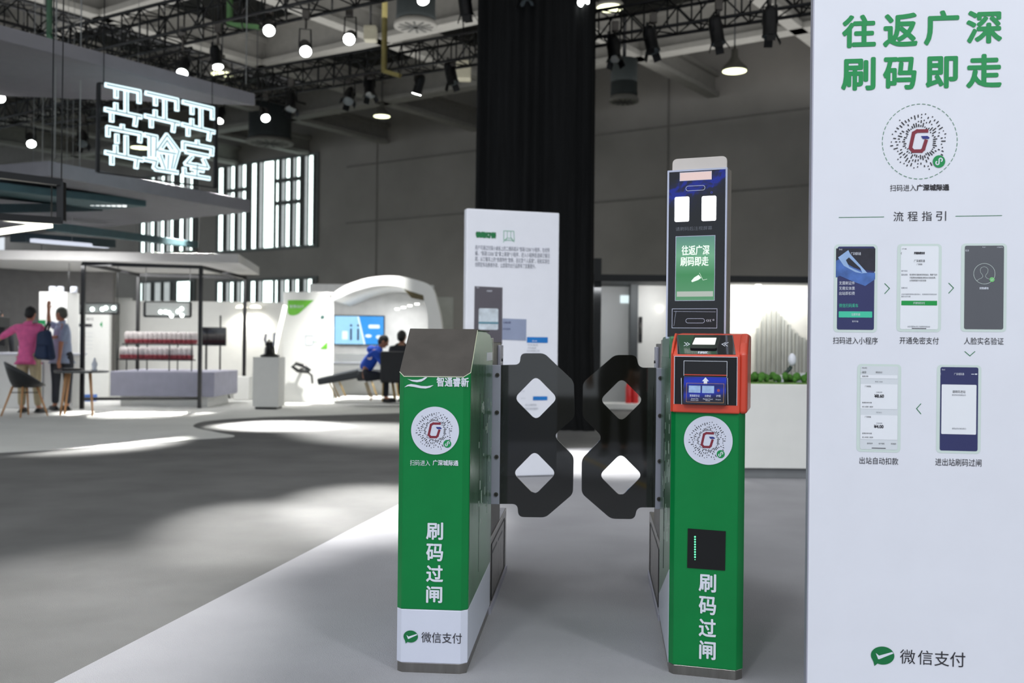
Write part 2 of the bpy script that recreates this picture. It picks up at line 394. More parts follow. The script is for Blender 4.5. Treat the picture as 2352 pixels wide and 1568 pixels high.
# phone 3
c3, s3 = phone(2207, 559, 2312, 762, scr_grey, 'phone picture with dark grey face check page')
ring_c = (2260.5, 628.5)
def stroke_px(name, pts, wd, m, parent, y=-0.002):
    mb = MB(); stroke_to(mb, [FS.pix(*p) for p in pts], wd, y); return mb.build(name, m, parent)
stroke_px('face_ring', [(ring_c[0] + 24.5 * math.cos(math.radians(k * 9)), ring_c[1] + 23.5 * math.sin(math.radians(k * 9))) for k in range(41)], 0.0011, pale, c3)
stroke_px('face_outline', [(2243, 645), (2248, 641), (2254, 638.5), (2257, 635), (2256, 631), (2252, 626), (2251, 619), (2253.5, 614.5), (2260, 612), (2266, 614.5), (2269, 619), (2268, 626), (2264, 631), (2263, 635), (2266, 638.5), (2272, 641), (2276, 644)], 0.0008, pale, c3)
flat('lime_badge', [ell(FS.pix(2278, 642)[0], FS.pix(2278, 642)[1], 0.0078, n=24)], -0.0024, lime, c3)
stroke_px('badge_tick', [(2275.5, 642), (2277.5, 644), (2281, 640)], 0.0009, ink_white, c3, -0.0029)
lettering('screen_text', [('识别成功', B(2249, 659, 2270, 664.5), .0003), ('取消', B(2217, 573, 2225, 577.5)), ('9:41', B(2256, 566.5, 2263, 569)), ('100%', B(2290, 566.5, 2303, 569))], ink_white, c3, -0.002)
# phone 4
c4, s4 = phone(1968, 836, 2069, 1038, scr_lgrey, 'phone picture with two payment records')
flat('record_cards', [rect(*B(1976, 882, 2061, 939), .003), rect(*B(1976, 953, 2061, 1009), .003), rect(*B(1976, 861, 2061, 869), .002)], -0.0018, scr_white, c4)
lettering('screen_text', [('¥8.60', B(2008, 905, 2030, 913), .0005), ('¥4.00', B(2007, 975, 2029, 983), .0005), ('广深铁路', B(1986, 885, 2000, 889)), ('广深铁路', B(1986, 955, 2000, 959)), ('微信支付', B(2011, 852.5, 2026, 857)), ('10:42', B(1980, 843, 1991, 846)), ('‹ 返回', B(1977, 852, 1989, 857)),
                          ('查看账单详情', B(1980, 922.5, 2002, 926)), ('进入商家小程序', B(1980, 932, 2005, 935.5)), ('查看账单详情', B(1980, 993, 2002, 996.5)), ('进入商家小程序', B(1980, 1002, 2005, 1005.5)), ('查看详情', B(1980, 862, 1994, 865.5)),
                          ('我的账单', B(1991, 1016, 2004, 1019.5)), ('账户管理', B(2018, 1016.5, 2031, 1020)), ('常用服务', B(2046, 1017, 2058, 1020.5))], ink_black, c4, -0.0024)
lettering('faint_text', [('付款金额', B(2012, 899, 2026, 902)), ('付款金额', B(2012, 970, 2026, 973)), ('昨天 10:05', B(2010, 874.5, 2027, 878)), ('今天 09:12', B(2012, 945, 2025, 948.5))], ink_grey, c4, -0.0024)
flat('home_bar', [rect(*B(2002, 1028, 2034, 1029.5))], -0.002, ink_black, c4)
# phone 5
c5, s5 = phone(2151, 838, 2253, 1041, ink_navy, 'phone picture with navy screen and white pass card')
cd5 = flat('pass_card', [rect(*B(2162, 883, 2242, 997), .003)], -0.0018, scr_white, c5)
lettering('screen_text', [('广深城际通', B(2191, 856, 2214, 861.5)), ('9:41', B(2163, 847, 2170, 850.5)), ('‹', B(2158.5, 856, 2161, 861))], ink_white, c5, -0.002)
lettering('card_text', [('请刷码进站', B(2187, 896, 2217, 902.5)), ('', B(2186, 981, 2218, 985))], ink_black, cd5, -0.0022)
lettering('card_faint_text', [('乘坐列车时向闸机出示', B(2186, 905, 2218, 909)), ('请将此码对准扫码口', B(2186, 982, 2218, 986))], ink_grey, cd5, -0.0022)
mb = MB()
for (x, y_, x2) in ((2178, 857.5, 0),): stroke_to(mb, [FS.pix(2231, 859), FS.pix(2237, 859)], 0.002, -0.002); stroke_to(mb, [FS.pix(2240, 859), FS.pix(2243, 859)], 0.004, -0.002)
mb.build('menu_dots', ink_white, c5)
bubble_logo(sign, FS, 2000, 1484, 2054, 1529)
lettering('brand_text', [('微', B(2067, 1491, 2102, 1524)), ('信', B(2108, 1493, 2142, 1526)), ('支', B(2146, 1495, 2180, 1529)), ('付', B(2182, 1497, 2217, 1531))], ink_black, sign)

# ------------------------------------------------------------ left turnstile
YAW = math.radians(4.5)
FL = Frame((gnd(921, 1545).x, 3.605, 0), YAW)
gl = FL.empty('turnstile')
tag(gl, 'left green ticket gate cabinet with bare sloping metal lid and round white sticker', 'ticket gate')
W = 0.2165; CH = 0.0195
LEN = 0.82; TOT = 1.66
def foot(z0, z1, g=0.0, y1=LEN):
    return [(-CH + g, CH), (0 + g, g), (W - g, g), (W + CH + .004 - g, CH), (W + CH + .004 - g, y1), (-CH + g, y1)]
zs = FL.pix(990, 1523)[1]; zw = FL.pix(990, 1400)[1]; zt = FL.pix(1000, 865)[1]
zb = 1.247; yb = 0.215
mb = MB(); mb.prism(foot(0, 0, 0.003), 0.0, zs, 'z'); mb.build('kick_plate', steel, gl, 0.002)
mb = MB(); mb.prism(foot(0, 0), zs, zw, 'z'); part_label(mb.build('lower_wrap', whitev, gl, 0.003), 'white lower wrap with bubble logo')
# green body: front, chamfers; top cut on the slope
fp = foot(0, 0)
def ztop(y): return zt + (zb - zt) * min(1, max(0, y / yb))
poly_side = [(0, 0)]
mb = MB()
mb.hull8([(x, y, zw) for x, y in foot(0, 0, 0, yb)], [(x, y, ztop(y)) for x, y in foot(0, 0, 0, yb)])
fg = mb.build('front_wrap', green, gl, 0.003); part_label(fg, 'bright green front wrap')
mb = MB(); x1 = W + CH + .004
prof = [(yb - 0.19, zw), (LEN, zw), (LEN, 1.16), (LEN - 0.03, 1.205), (LEN - 0.12, 1.236), (LEN - 0.3, zb), (yb, zb), (yb - 0.19, ztop(yb - 0.19) - 0.001)]
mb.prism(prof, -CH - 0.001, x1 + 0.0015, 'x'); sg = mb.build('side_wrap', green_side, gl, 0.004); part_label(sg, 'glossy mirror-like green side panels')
mb = MB(); e = 0.004
mb.hull8([(x, y, ztop(y)) for x, y in foot(0, 0, -e * 0, yb)], [(x, y, ztop(y) + 0.006) for x, y in foot(0, 0, 0.0, yb)])
mb.box(-CH, x1, yb - 0.001, LEN - 0.12, zb, zb + 0.004)
part_label(mb.build('lid', lid_m, gl, 0.002), 'bare brown grey sloping metal lid')
mb = MB(); mb.tube([(-CH, CH, ztop(CH)), (0, -0.001, zt), (W, -0.001, zt), (x1, CH, ztop(CH)), (x1 + .001, yb, zb)], 0.0018, 6)
mb.build('lid_edge', mat('pale_edge', (216, 222, 196), 0.5), gl)
# worn side: seams, label
mb = MB(); yy = x1 + 0.002
rnd = random.Random(5)
for k in range(26):
    y0_ = rnd.uniform(0.3, 0.78); z0 = rnd.uniform(0.45, 0.95); h = rnd.uniform(.01, .05)
    mb.box(yy, yy + 0.0006, y0_, y0_ + rnd.uniform(.008, .03), z0, z0 + h)
mb.build('side_lettering', mat('worn_white', (172, 186, 176), 0.35, var=0.2), gl)
mb = MB()
for y0_, z0, z1_ in ((0.33, 0.3, 1.0), (0.62, 0.55, 0.9), (0.47, 0.85, 1.02)): mb.box(yy, yy + 0.0006, y0_, y0_ + 0.003, z0, z1_)
mb.build('side_seam', black, gl)
MB().box(yy, yy + 0.001, 0.56, 0.79, 1.125, 1.16).build('side_label', white, gl)
B = FL.box
lettering('brand_text', [('智通睿新', B(1003, 866, 1077, 888), .0008)], ink_white, gl, -0.0022)
Q = lambda px, py: FL.pix(px, py)
wv = [[(936, 870), (945, 871), (960, 872.5), (975, 869), (982, 865.5), (976, 867.5), (974, 873), (965, 877), (955, 877.5), (945, 874)],
      [(929, 889), (936, 883.5), (944, 881.5), (955, 883), (968, 886), (981, 886.5), (996, 884), (988, 889.5), (978, 892), (965, 891), (950, 888), (938, 886.5)]]
wv[0] = [(936, 870), (946, 872), (960, 872), (970, 869.5), (976, 866), (982, 866), (975, 872), (968, 876), (958, 877.5), (947, 875.5)]
flat('wave_logo', [[Q(*p) for p in l] for l in wv], -0.0022, ink_white, gl)
code_disc(gl, FL, 999.5, 988.5, 55, y=-0.0022)
lettering('scan_caption', [('扫码进入', B(942, 1056, 988, 1069)), ('广深城际通', B(994, 1056, 1053, 1069), .0005)], ink_white, gl, -0.0022)
lettering('vertical_text', [('刷', B(979, 1199, 1018, 1239), .0016), ('码', B(979, 1248, 1018, 1288), .0016), ('过', B(979, 1297, 1018, 1336), .0016), ('闸', B(979, 1345, 1016, 1384), .0016)], ink_white, gl, -0.0022)
bubble_logo(gl, FL, 927, 1447, 960, 1477, -0.0022)
lettering('brand_text', [('微信支付', B(968, 1452, 1061, 1476))], ink_black, gl, -0.0022)

def rear_body(root, x0, x1, side, y0=LEN, y1=TOT, zl=0.335):
    """low steel rear housing, swing column and hinge bar; side=+1 when the lane lies at local +x"""
    xs = x1 if side > 0 else x0
    MB().box(x0, x1, y0, y1, 0, zl).build('rear_housing', steel, root, 0.004)
    mb = MB(); o = 0.0012 * side
    for (a0, a1, b0, b1) in ((y0 + .05, y1 - .12, .05, .30),):
        X = xs + o
        for s_, t_ in (((a0, b0), (a1, b0)), ((a1, b0), (a1, b1)), ((a1, b1), (a0, b1)), ((a0, b1), (a0, b0))):
            mb.bar((X, s_[0], s_[1]), (X, t_[0], t_[1]), 0.004, 0.004)
    for a0 in (y0 + .1, y0 + .38): mb.box(xs - .001, xs + .001, a0, a0 + .22, .25, .262)
    mb.build('access_panel_gap', black, root)
    MB().box(xs - .003, xs + .004 * side + .003, y0 - 0.02, y1 + .0, 0, .035).build('skirting', alu, root)
    # swing column
    cx0, cx1 = (x1 - .115, x1 - .004) if side > 0 else (x0 + .004, x0 + .115)
    col = MB().box(cx0, cx1, y0 + .05, y0 + .5, zl, 1.205).build('swing_column', steel_dark, root, 0.004)
    lk = MB().box(*( (cx1, cx1 + .012) if side > 0 else (cx0 - .012, cx0)), y0 + .3, y0 + .46, 0.85, 1.19).build('lock_plate', alu, col, 0.002)
    lx = cx1 + .014 if side > 0 else cx0 - .014
    MB().lathe([(0.007, -.004), (0.007, .004)], (lx, y0 + .38, 1.12), 12, 'x').build('keyhole', black, col)
    bk = MB().box(cx0, xs + 0.002 * side if side > 0 else cx1, y0 + .004, y0 + .03, 1.12, 1.222) if side > 0 else MB().box(xs - .002, cx1, y0 + .004, y0 + .03, 1.12, 1.222)
    bk.build('hinge_bracket', steel, root, 0.002)
rear_body(gl, -CH, x1, +1)

# swing flaps -------------------------------------------------
acr = bpy.data.materials.new('smoked_acrylic'); acr.use_nodes = True
nt = acr.node_tree; pb_ = nt.nodes['Principled BSDF']
pb_.inputs['Base Color'].default_value = (0.011, 0.0105, 0.007, 1); pb_.inputs['Roughness'].default_value = 0.035; pb_.inputs['IOR'].default_value = 1.85
tr = nt.nodes.new('ShaderNodeBsdfTransparent'); tr.inputs[0].default_value = (0.33, 0.35, 0.37, 1)
mx_ = nt.nodes.new('ShaderNodeMixShader'); mx_.inputs[0].default_value = 0.30
no_ = nt.nodes.new('ShaderNodeTexNoise'); no_.inputs['Scale'].default_value = 5
mr_ = nt.nodes.new('ShaderNodeMapRange'); mr_.inputs[3].default_value = 0.03; mr_.inputs[4].default_value = 0.05
nt.links.new(no_.outputs[0], mr_.inputs[0]); nt.links.new(mr_.outputs[0], pb_.inputs['Roughness'])
nt.links.new(pb_.outputs[0], mx_.inputs[1]); nt.links.new(tr.outputs[0], mx_.inputs[2]); nt.links.new(mx_.outputs[0], nt.nodes['Material Output'].inputs[0])
acr_solid = mat('black_acrylic', (16, 16, 14), 0.04, coat=0.6, var=0.15, scale=8)

def zc(X): return CAMZ
YF = 4.45
def flap(root, Fr, pts, rads, holes, bar_px, bolts, ylocal):
    """panel outline given on the plane local y = ylocal"""
    P = [Fr.pix(x, y, ylocal) for x, y in pts]
    loops = [rounded(P, rads, 6)]
    for (cx, cy, rx, ry) in holes:
        loops.append(rounded([Fr.pix(cx - rx, cy, ylocal), Fr.pix(cx, cy - ry, ylocal), Fr.pix(cx + rx, cy, ylocal), Fr.pix(cx, cy + ry, ylocal)], 0.028, 6))
    f_ = flat('swing_flap', loops, ylocal, acr, root, ylocal + 0.012)
    x0, x1_, z0, z1 = Fr.box(*bar_px, ylocal - 0.004)
    hb = MB().box(x0, x1_, ylocal - 0.014, ylocal + 0.03, z0, z1).build('hinge_bar', alu, root, 0.002)
    for by in bolts:
        bx, bz = Fr.pix(*by, ylocal - 0.014)
        b1 = MB().lathe([(0.0095, -.0045), (0.0095, .003)], (bx, ylocal - 0.0145, bz), 16, 'y').build('bolt', steel_dark, hb)
        MB().lathe([(0.004, -.006), (0.004, -.003)], (bx, ylocal - 0.0145, bz), 6, 'y', False).build('hex_socket', black, b1)
    return f_
LF = 0.86
flap(gl, FL, [(1148, 838), (1194, 837), (1196, 811), (1250, 811), (1318, 876), (1320, 958), (1271, 1000), (1318, 1048), (1316, 1134), (1253, 1188), (1190, 1187), (1189, 1157), (1146, 1157)],
     [.002, .03, .03, .02, .02, .02, .03, .02, .02, .02, .03, .03, .002], [(1231, 914, 50, 51), (1228, 1086, 50, 51)], (1128, 838, 1149, 1157), [(1142.5, 861), (1141.5, 947), (1140.5, 1049), (1139.5, 1135)], LF)

# ------------------------------------------------------------ right turnstile
FLx = gnd(1545, 1551)
YAWR = math.radians(16)
FR = Frame((FLx.x, 3.615, 0), YAWR)
gr = FR.empty('turnstile')
tag(gr, 'right green ticket gate cabinet with red reader head and black lamp window', 'ticket gate')
WR = 0.2235
# back end of the housing follows the lane direction (yaw 5 deg), expressed in the gate's own axes
def loc(px, py):
    g = gnd(px, py); v = FR.I @ g; return (v.x, v.y)
ub, vb = loc(1516, 1427)
lane = Vector((ub, vb)).normalized(); perp = Vector((lane.y, -lane.x))
rightd = WR + .022
A = (-0.018, 0.02); Bk = (ub - 0.004, vb)
Cc = (Bk[0] + perp.x * .262, Bk[1] + perp.y * .262)
Dd = (rightd, .03)
plan = [A, (0, 0), (WR, 0), Dd, Cc, Bk]
def inset(pl, g):
    c = Vector((sum(p[0] for p in pl) / len(pl), sum(p[1] for p in pl) / len(pl)))
    return [tuple(c + (Vector(p) - c) * (1 - g)) for p in pl]
zs2 = FR.pix(1600, 1531)[1]; zr = FR.pix(1620, 948)[1]
MB().prism(inset(plan, .012), 0, zs2).build('kick_plate', steel, gr, 0.002)
bd = MB().prism(plan, zs2, zr + .02).build('front_wrap', green, gr, 0.003); part_label(bd, 'bright green wrapped cabinet')
# white lower strip on the lane side, glossy green side
def side_panel(name, m, z0, z1, a0, a1, t=0.0015, parent=None, zz=None):
    d = Vector(Bk) - Vector(A); p = Vector(A) + d * a0; q = Vector(A) + d * a1; n = Vector((-d.y, d.x)).normalized() * t
    mb = MB(); zz = zz or (z0, z0, z1, z1)
    pts = [(p.x, p.y, zz[0]), (q.x, q.y, zz[1]), (q.x, q.y, zz[2]), (p.x, p.y, zz[3])]
    mb.hull8(pts, [(a[0] + n.x, a[1] + n.y, a[2]) for a in pts]); return mb.build(name, m, parent or gr)
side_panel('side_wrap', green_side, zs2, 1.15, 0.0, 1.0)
part_label(side_panel('lower_wrap', whitev, zs2, .33, 0.0, 1.0, .0025, zz=(zs2, zs2, .12, .38)), 'white torn lower wrap on lane side')
side_panel('side_seam', black, .3, 1.0, .55, .555, .003)
rnd = random.Random(9)
for_mb = MB(); d_ = Vector(Bk) - Vector(A); n_ = Vector((-d_.y, d_.x)).normalized() * .0022
for k in range(26):
    t0 = rnd.uniform(.1, .8); t1 = t0 + rnd.uniform(.01, .04); z0 = rnd.uniform(.4, .98); z1 = z0 + rnd.uniform(.01, .06)
    p, q = Vector(A) + d_ * t0, Vector(A) + d_ * t1; pts = [(p.x, p.y, z0), (q.x, q.y, z0), (q.x, q.y, z1), (p.x, p.y, z1)]
    for_mb.hull8(pts, [(a[0] + n_.x, a[1] + n_.y, a[2]) for a in pts])
for_mb.build('side_lettering', MATS['worn_white'], gr)
# upper housing behind the head
def on_side(t): return (A[0] + (Bk[0] - A[0]) * t, A[1] + (Bk[1] - A[1]) * t)
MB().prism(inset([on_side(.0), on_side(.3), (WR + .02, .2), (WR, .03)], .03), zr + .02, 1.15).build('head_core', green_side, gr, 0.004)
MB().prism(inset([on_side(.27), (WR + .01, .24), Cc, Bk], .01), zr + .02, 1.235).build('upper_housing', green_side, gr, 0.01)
# red reader head
g = 0.012
zf = FR.pix(1620, 815, -g)[1]; zk = FR.pix(1620, 767, .16)[1]
hx0, hx1 = -0.012, WR + 0.004
prof = [(-g, zr), (-g, zf), (.15, zk), (.26, zk + .004), (.26, zr)]
mb = MB(); mb.prism(prof, hx0, hx1, 'x'); hd = mb.build('reader_head', orange, gr, 0.006, 3); part_label(hd, 'red orange card reader head')
prof2 = [(.0, zr), (.0, zf + .008), (.04, zf + .045), (.11, zk + .002), (.26, zk), (.26, zr)]
mb = MB(); mb.prism(prof2, hx1 - .006, hx1 + .026, 'x'); mb.build('head_shoulder', orange, hd, 0.012, 4)
MB().prism([(p[0] + .004, p[1]) for p in prof2], hx0 - .008, hx0, 'x').build('head_shoulder', orange, hd, 0.004, 2)
BR = lambda x0, y0, x1, y1: FR.box(x0, y0, x1, y1, -g)
# front black fascia
fa = BR(1549, 819, 1693, 929)
fs_ = flat('fascia', [rect(*fa, .003), rect(*BR(1572, 830, 1669, 862))], -g - .0015, blackm, hd, -g + .002)
mb = MB()
def frame_strokes(mb, bx, wd, y, r=0.0, open_top=False, skip_bottom=False):
    x0, x1, z0, z1 = bx; P = [(x0, z0), (x0, z1), (x1, z1), (x1, z0)]
    if not skip_bottom: P.append((x0, z0))
    if open_top: P = [(x0, z1), (x0, z0), (x1, z0), (x1, z1)]
    stroke_to(mb, P, wd, y)
frame_strokes(mb, fa, .0018, -g - .0024, skip_bottom=True); frame_strokes(mb, BR(1571, 829, 1670, 863), .0016, -g - .0024, skip_bottom=True)
for (xa, xb_) in ((1565, 1566), (1671, 1672)): stroke_to(mb, [FR.pix(xa, 868, -g), FR.pix(xb_, 928, -g)], .0022, -g - .0024)
mb.build('fascia_outline', ink_white, fs_)
sl = BR(1572, 830, 1669, 862)
mb = MB(); x0, x1_, z0, z1 = sl; yd = .055
mb.quad((x0, yd, z0), (x1_, yd, z0), (x1_, yd, z1), (x0, yd, z1)); mb.quad((x0, -g, z1), (x1_, -g, z1), (x1_, yd, z1), (x0, yd, z1))
mb.build('slot_recess', black, hd)
MB().box(x0, x1_, -g + .001, yd, z0 - .002, z0 + .004).build('slot_floor', mat('dim_red', (176, 74, 66), .4), hd)
# hollow for the slot: a black sheet on the closed face paints its shade
flat('slot_face', [rect(x0, x1_, z0 + .004, z1)], -g - .0008, black, hd)
tr_ = BR(1570, 864, 1670, 929)
mb = MB(); x0, x1_, z0, z1 = tr_
mb.prism([(-g, z0), (-g - .022, z0), (-g - .008, z1), (-g, z1 + .002)], x0, x1_, 'x')
tray = mb.build('reader_tray', mat('tray_gloss', (14, 15, 18), .045, var=.1), hd, 0.002)
MT = Matrix.Translation(Vector((0, -g - .022, z1))) @ Matrix.Rotation(math.atan2(-.010, z1 - z0) * -1 * -1, 4, 'X')
def traybox(x0p, y0p, x1p, y1p):
    return BR(x0p, y0p, x1p, y1p)
def on_tray(mb):
    mb.v = [(v[0], -g - .022 + .014 * (v[2] - z0) / (z1 - z0) - .0012 + v[1], v[2]) for v in mb.v]; return mb
idc = mat('id_card_print', (150, 178, 214), .3, var=.15, scale=60)
mb = MB(); shape_to(mb, [rect(*traybox(1583, 885, 1610, 901), .001)], 0); shape_to(mb, [rect(*traybox(1613.5, 885.5, 1641, 902), .001)], 0); on_tray(mb).build('card_pictures', idc, tray)
mb = MB(); shape_to(mb, [[FR.pix(1621, 866, -g), FR.pix(1613, 875, -g), FR.pix(1617, 875, -g), FR.pix(1617, 881, -g), FR.pix(1625, 881, -g), FR.pix(1625, 875, -g), FR.pix(1629, 875, -g)]], 0); on_tray(mb).build('arrow_mark', ink_white, tray)
mb = MB(); frame_strokes(mb, traybox(1578, 880, 1663, 923), .0011, -.0002); on_tray(mb).build('gold_outline', mat('gold_line', (196, 140, 84), .4), tray)
mb = MB(); text_to(mb, '港澳居住证', traybox(1585, 905, 1608, 910.5), 0); text_to(mb, '台胞证', traybox(1620, 905.5, 1634, 911), 0); text_to(mb, '护照', traybox(1646, 906, 1656, 911), 0)
text_to(mb, 'Home Visit', traybox(1589, 913, 1605, 916), 0); text_to(mb, 'Permit Card', traybox(1588, 916.8, 1605, 919.3), 0); text_to(mb, 'Mainland Travel', traybox(1616, 914, 1638, 917), 0); text_to(mb, 'Permit', traybox(1622, 917.5, 1632, 920.3), 0); text_to(mb, 'Passport', traybox(1645, 915.5, 1657, 918.5), 0)
on_tray(mb).build('tray_text', ink_white, tray)
mb = MB(); shape_to(mb, [ell(*FR.pix(1651, 896, -g), .0052, n=20)], 0); on_tray(mb).build('passport_mark', mat('wine', (150, 60, 70), .4), tray)
# sloped scanner deck
import itertools
sl_a = math.atan2(zk - zf, .15 + g)
def deck(u, v, h=0.0):   # u along width, v up the slope in metres, h above the surface
    return (u, -g + v * math.cos(sl_a) - h * math.sin(sl_a), zf + v * math.sin(sl_a) + h * math.cos(sl_a))
DL = math.hypot(.15 + g, zk - zf)
def decked(mb):          # takes x, y=-height, z=v
    mb.v = [deck(v[0], v[2], -v[1]) for v in mb.v]; return mb
def dk(px, py):          # pixel to (u, v) on the slope
    o = FR.I @ Vector((0, 0, CAMZ)); d = FR.I.to_3x3() @ ray(px, py)
    n = Vector((0, -math.sin(sl_a), math.cos(sl_a))); p0 = Vector((0, -g, zf)); t = (p0 - o).dot(n) / d.dot(n); p = o + d * t - p0
    return (p.x, p.y * math.cos(sl_a) + p.z * math.sin(sl_a))
mb = MB(); shape_to(mb, [[dk(1554, 769), dk(1557, 813), dk(1690, 814.5), dk(1683, 770)]], 0, -.0012); sd = decked(mb).build('scanner_deck', blackg, hd)
mb = MB(); stroke_to(mb, [dk(1556.5, 813), dk(1555, 769.5), dk(1682, 770.5), dk(1688, 814)], .0014, -.0016); decked(mb).build('deck_outline', ink_grey, sd)
mb = MB(); shape_to(mb, [rounded([dk(1584, 803), dk(1595, 773), dk(1655, 773), dk(1646, 804)], .012)], 0, -.007); bz_ = decked(mb).build('scanner_bezel', black, sd, .002)
mb = MB(); shape_to(mb, [rounded([dk(1590, 795), dk(1597, 779.5), dk(1646, 779.5), dk(1642, 795.5)], .003)], -.0075); decked(mb).build('scanner_window', mat('lit_window', (235, 240, 235), .3, emit=1.0, var=.02), bz_)
mb = MB()
for xx in (0, 6): stroke_to(mb, [dk(1572 + xx, 787), dk(1578 + xx, 791), dk(1571 + xx, 795)], .003, -.0016); stroke_to(mb, [dk(1670 + xx - 3, 787), dk(1661 + xx - 3, 791), dk(1668 + xx - 3, 795.5)], .003, -.0016)
decked(mb).build('arrow_marks', ink_white, sd)
mb = MB(); a = dk(1602, 813); b_ = dk(1626, 807.5); text_to(mb, '扫码区', (a[0], b_[0], a[1], b_[1]), -.0016, .0006); decked(mb).build('deck_text', ink_white, sd)
# sticker, lamp window, text
B = FR.box
code_disc(gr, FR, 1627, 1011, 56, y=-0.0022)
lw = flat('lamp_window', [[FR.pix(1580, 1213), FR.pix(1667, 1219.5), FR.pix(1665.5, 1309.5), FR.pix(1578.5, 1303)]], -0.003, mat('window_black', (10, 11, 12), .3), gr, 0.001)
led = mat('led_green', (90, 235, 160), .4, emit=1.6, var=.02)
for k in range(10):
    x, z = FR.pix(1596.6, 1232 + 5.8 * k); MB().lathe([(.0032 if k < 9 else .0016, -.001), (.0032 if k < 9 else .0016, .001)], (x, -.0042, z), 10, 'y').build('indicator_light', led, lw)
lettering('vertical_text', [('刷', B(1605, 1317, 1645, 1359), .0016), ('码', B(1605, 1369, 1645, 1411), .0016), ('过', B(1605, 1420, 1645, 1462), .0016), ('闸', B(1606, 1471, 1644, 1514), .0016)], ink_white, gr, -0.0022)

# rear housing in the lane's own direction, still part of this gate
lane_yaw = math.atan2(lane.x, lane.y)
MR = Matrix.Rotation(-lane_yaw, 4, 'Z')
mk = Matrix.Translation((Bk[0], Bk[1], 0)) @ MR
RL = TOT - LEN
def rpart(mb, name, m, parent=None, bevel=0.003): return mb.xf(mk).build(name, m, parent or gr, bevel)
rpart(MB().box(0, .262, 0, RL, 0, .335), 'rear_housing', steel)
mb = MB(); X = -.0012
for s_, t_ in (((.05, .05), (RL - .12, .05)), ((RL - .12, .05), (RL - .12, .3)), ((RL - .12, .3), (.05, .3)), ((.05, .3), (.05, .05))): mb.bar((X, s_[0], s_[1]), (X, t_[0], t_[1]), .004, .004)
rpart(mb, 'access_panel_gap', black, bevel=0)
rpart(MB().box(-.006, .003, -.01, RL, 0, .035), 'skirting', alu)
col2 = rpart(MB().box(.004, .115, .06, .5, .335, 1.205), 'swing_column', steel_dark)
rpart(MB().box(-.008, .004, .26, .42, .85, 1.19), 'lock_plate', alu, col2)
rpart(MB().lathe([(.007, -.004), (.007, .004)], (-.010, .34, 1.12), 12, 'x'), 'keyhole', black, col2, 0)
rpart(MB().box(-.002, .1, .004, .03, 1.12, 1.222), 'hinge_bracket', steel)
# flap of the right gate lies in the same plane as the left one
class Sub:
    """the lane plane seen in the right gate's axes"""
    def __init__(s, base, yl): s.b = base; s.yl = yl
FLP = Frame(FL.M @ Vector((0, LF, 0)), YAW)
def to_gr(mb): return mb.xf(FR.I @ FLP.M)
pts = [(1507, 844), (1467, 844), (1462, 815), (1412, 815), (1339, 878), (1338, 958), (1385, 1004), (1336, 1054), (1336, 1133), (1403, 1191), (1458, 1192), (1463, 1165), (1505, 1165)]
rads = [.002, .03, .03, .02, .02, .02, .03, .02, .02, .02, .03, .03, .002]
loops = [rounded([FLP.pix(*p) for p in pts], rads, 6)]
for (cx, cy) in ((1428, 918), (1426, 1091)):
    loops.append(rounded([FLP.pix(cx - 50, cy), FLP.pix(cx, cy - 50), FLP.pix(cx + 50, cy), FLP.pix(cx, cy + 50)], .028, 6))
mb = MB(); shape_to(mb, loops, 0, .012); to_gr(mb).build('swing_flap', acr, gr)
x0, x1_, z0, z1 = FLP.box(1506, 845, 1519, 1168)
hb = to_gr(MB().box(x0, x1_ + .012, -.014, .03, z0, z1)).build('hinge_bar', alu, gr, .002)
for p in ((1516.5, 868), (1515.5, 954), (1514.5, 1058), (1513, 1144.5)):
    bx, bz = FLP.pix(*p); b1 = to_gr(MB().lathe([(.0095, -.0045), (.0095, .003)], (bx, -.0145, bz), 16, 'y')).build('bolt', steel_dark, hb)
    to_gr(MB().lathe([(.004, -.006), (.004, -.003)], (bx, -.0145, bz), 6, 'y', False)).build('hex_socket', black, b1)

# ------------------------------------------------------------ face-check column on the right gate
YC = 3.93
kp = pt(1531, 600, YC)
FK = Frame((kp.x, YC, 0), math.radians(23))
ks = FK.empty('face_scanner_column')
tag(ks, 'tall black face recognition column with green screen, rising behind the red reader head', 'face scanner')
x0, x1_, z0, z1 = FK.box(1530, 388, 1669, 770); TK = .085
z1 = FK.pix(1600, 388)[1]; z0 = 1.225
WK = x1_ - 0
body = MB().box(0, WK, 0.001, TK, z0, z1).build('housing', mat('beige_metal', (176, 168, 156), .45, metal=.2), ks, .003)
flat('front_frame', [rect(0, WK, z0, z1, .002), rect(.007, WK - .007, z0 + .007, z1 - .007)], -.001, mat('pale_frame', (200, 206, 226), .35), ks, .003)
gp = mat('glass_black', (16, 20, 28), .05, coat=0, var=.3, bump=.05, bscale=9)
flat('glass_front', [rect(.007, WK - .007, z0, z1 - .007)], -.0002, gp, ks)
a = FK.box(1544, 368, 1669, 392)
flat('top_hood', [rounded([(a[0], z1 - .002), (a[1], z1 - .002), (a[1], z1 + .045), (a[0], z1 + .045)], [.001, .001, .03, .03], 8)], .004, mat('cream_hood', (222, 214, 206), .5), ks, .016)
B = FK.box
fl_ = flat('lamp_bar', [rect(*B(1562, 395, 1635, 414))], -.003, mat('peach_lamp', (226, 200, 196), .4, emit=.75, var=.02), ks)
mb = MB(); frame_strokes(mb, B(1562, 395, 1635, 414), .0015, -.0035); mb.build('lamp_outline', MATS['pale_frame'], fl_)
def capsule(bx, wd, y, name, parent, m):
    mb = MB(); x0, x1, z0, z1 = bx; r = (z1 - z0) / 2
    shape_to(mb, [rect(x0, x1, z0, z1, r - 1e-4, 8), rect(x0 + wd, x1 - wd, z0 + wd, z1 - wd, r - wd - 1e-4, 8)], y); return mb.build(name, m, parent)
capsule(B(1575, 426, 1620, 438), .002, -.002, 'camera_slot', ks, MATS['pale_frame'])
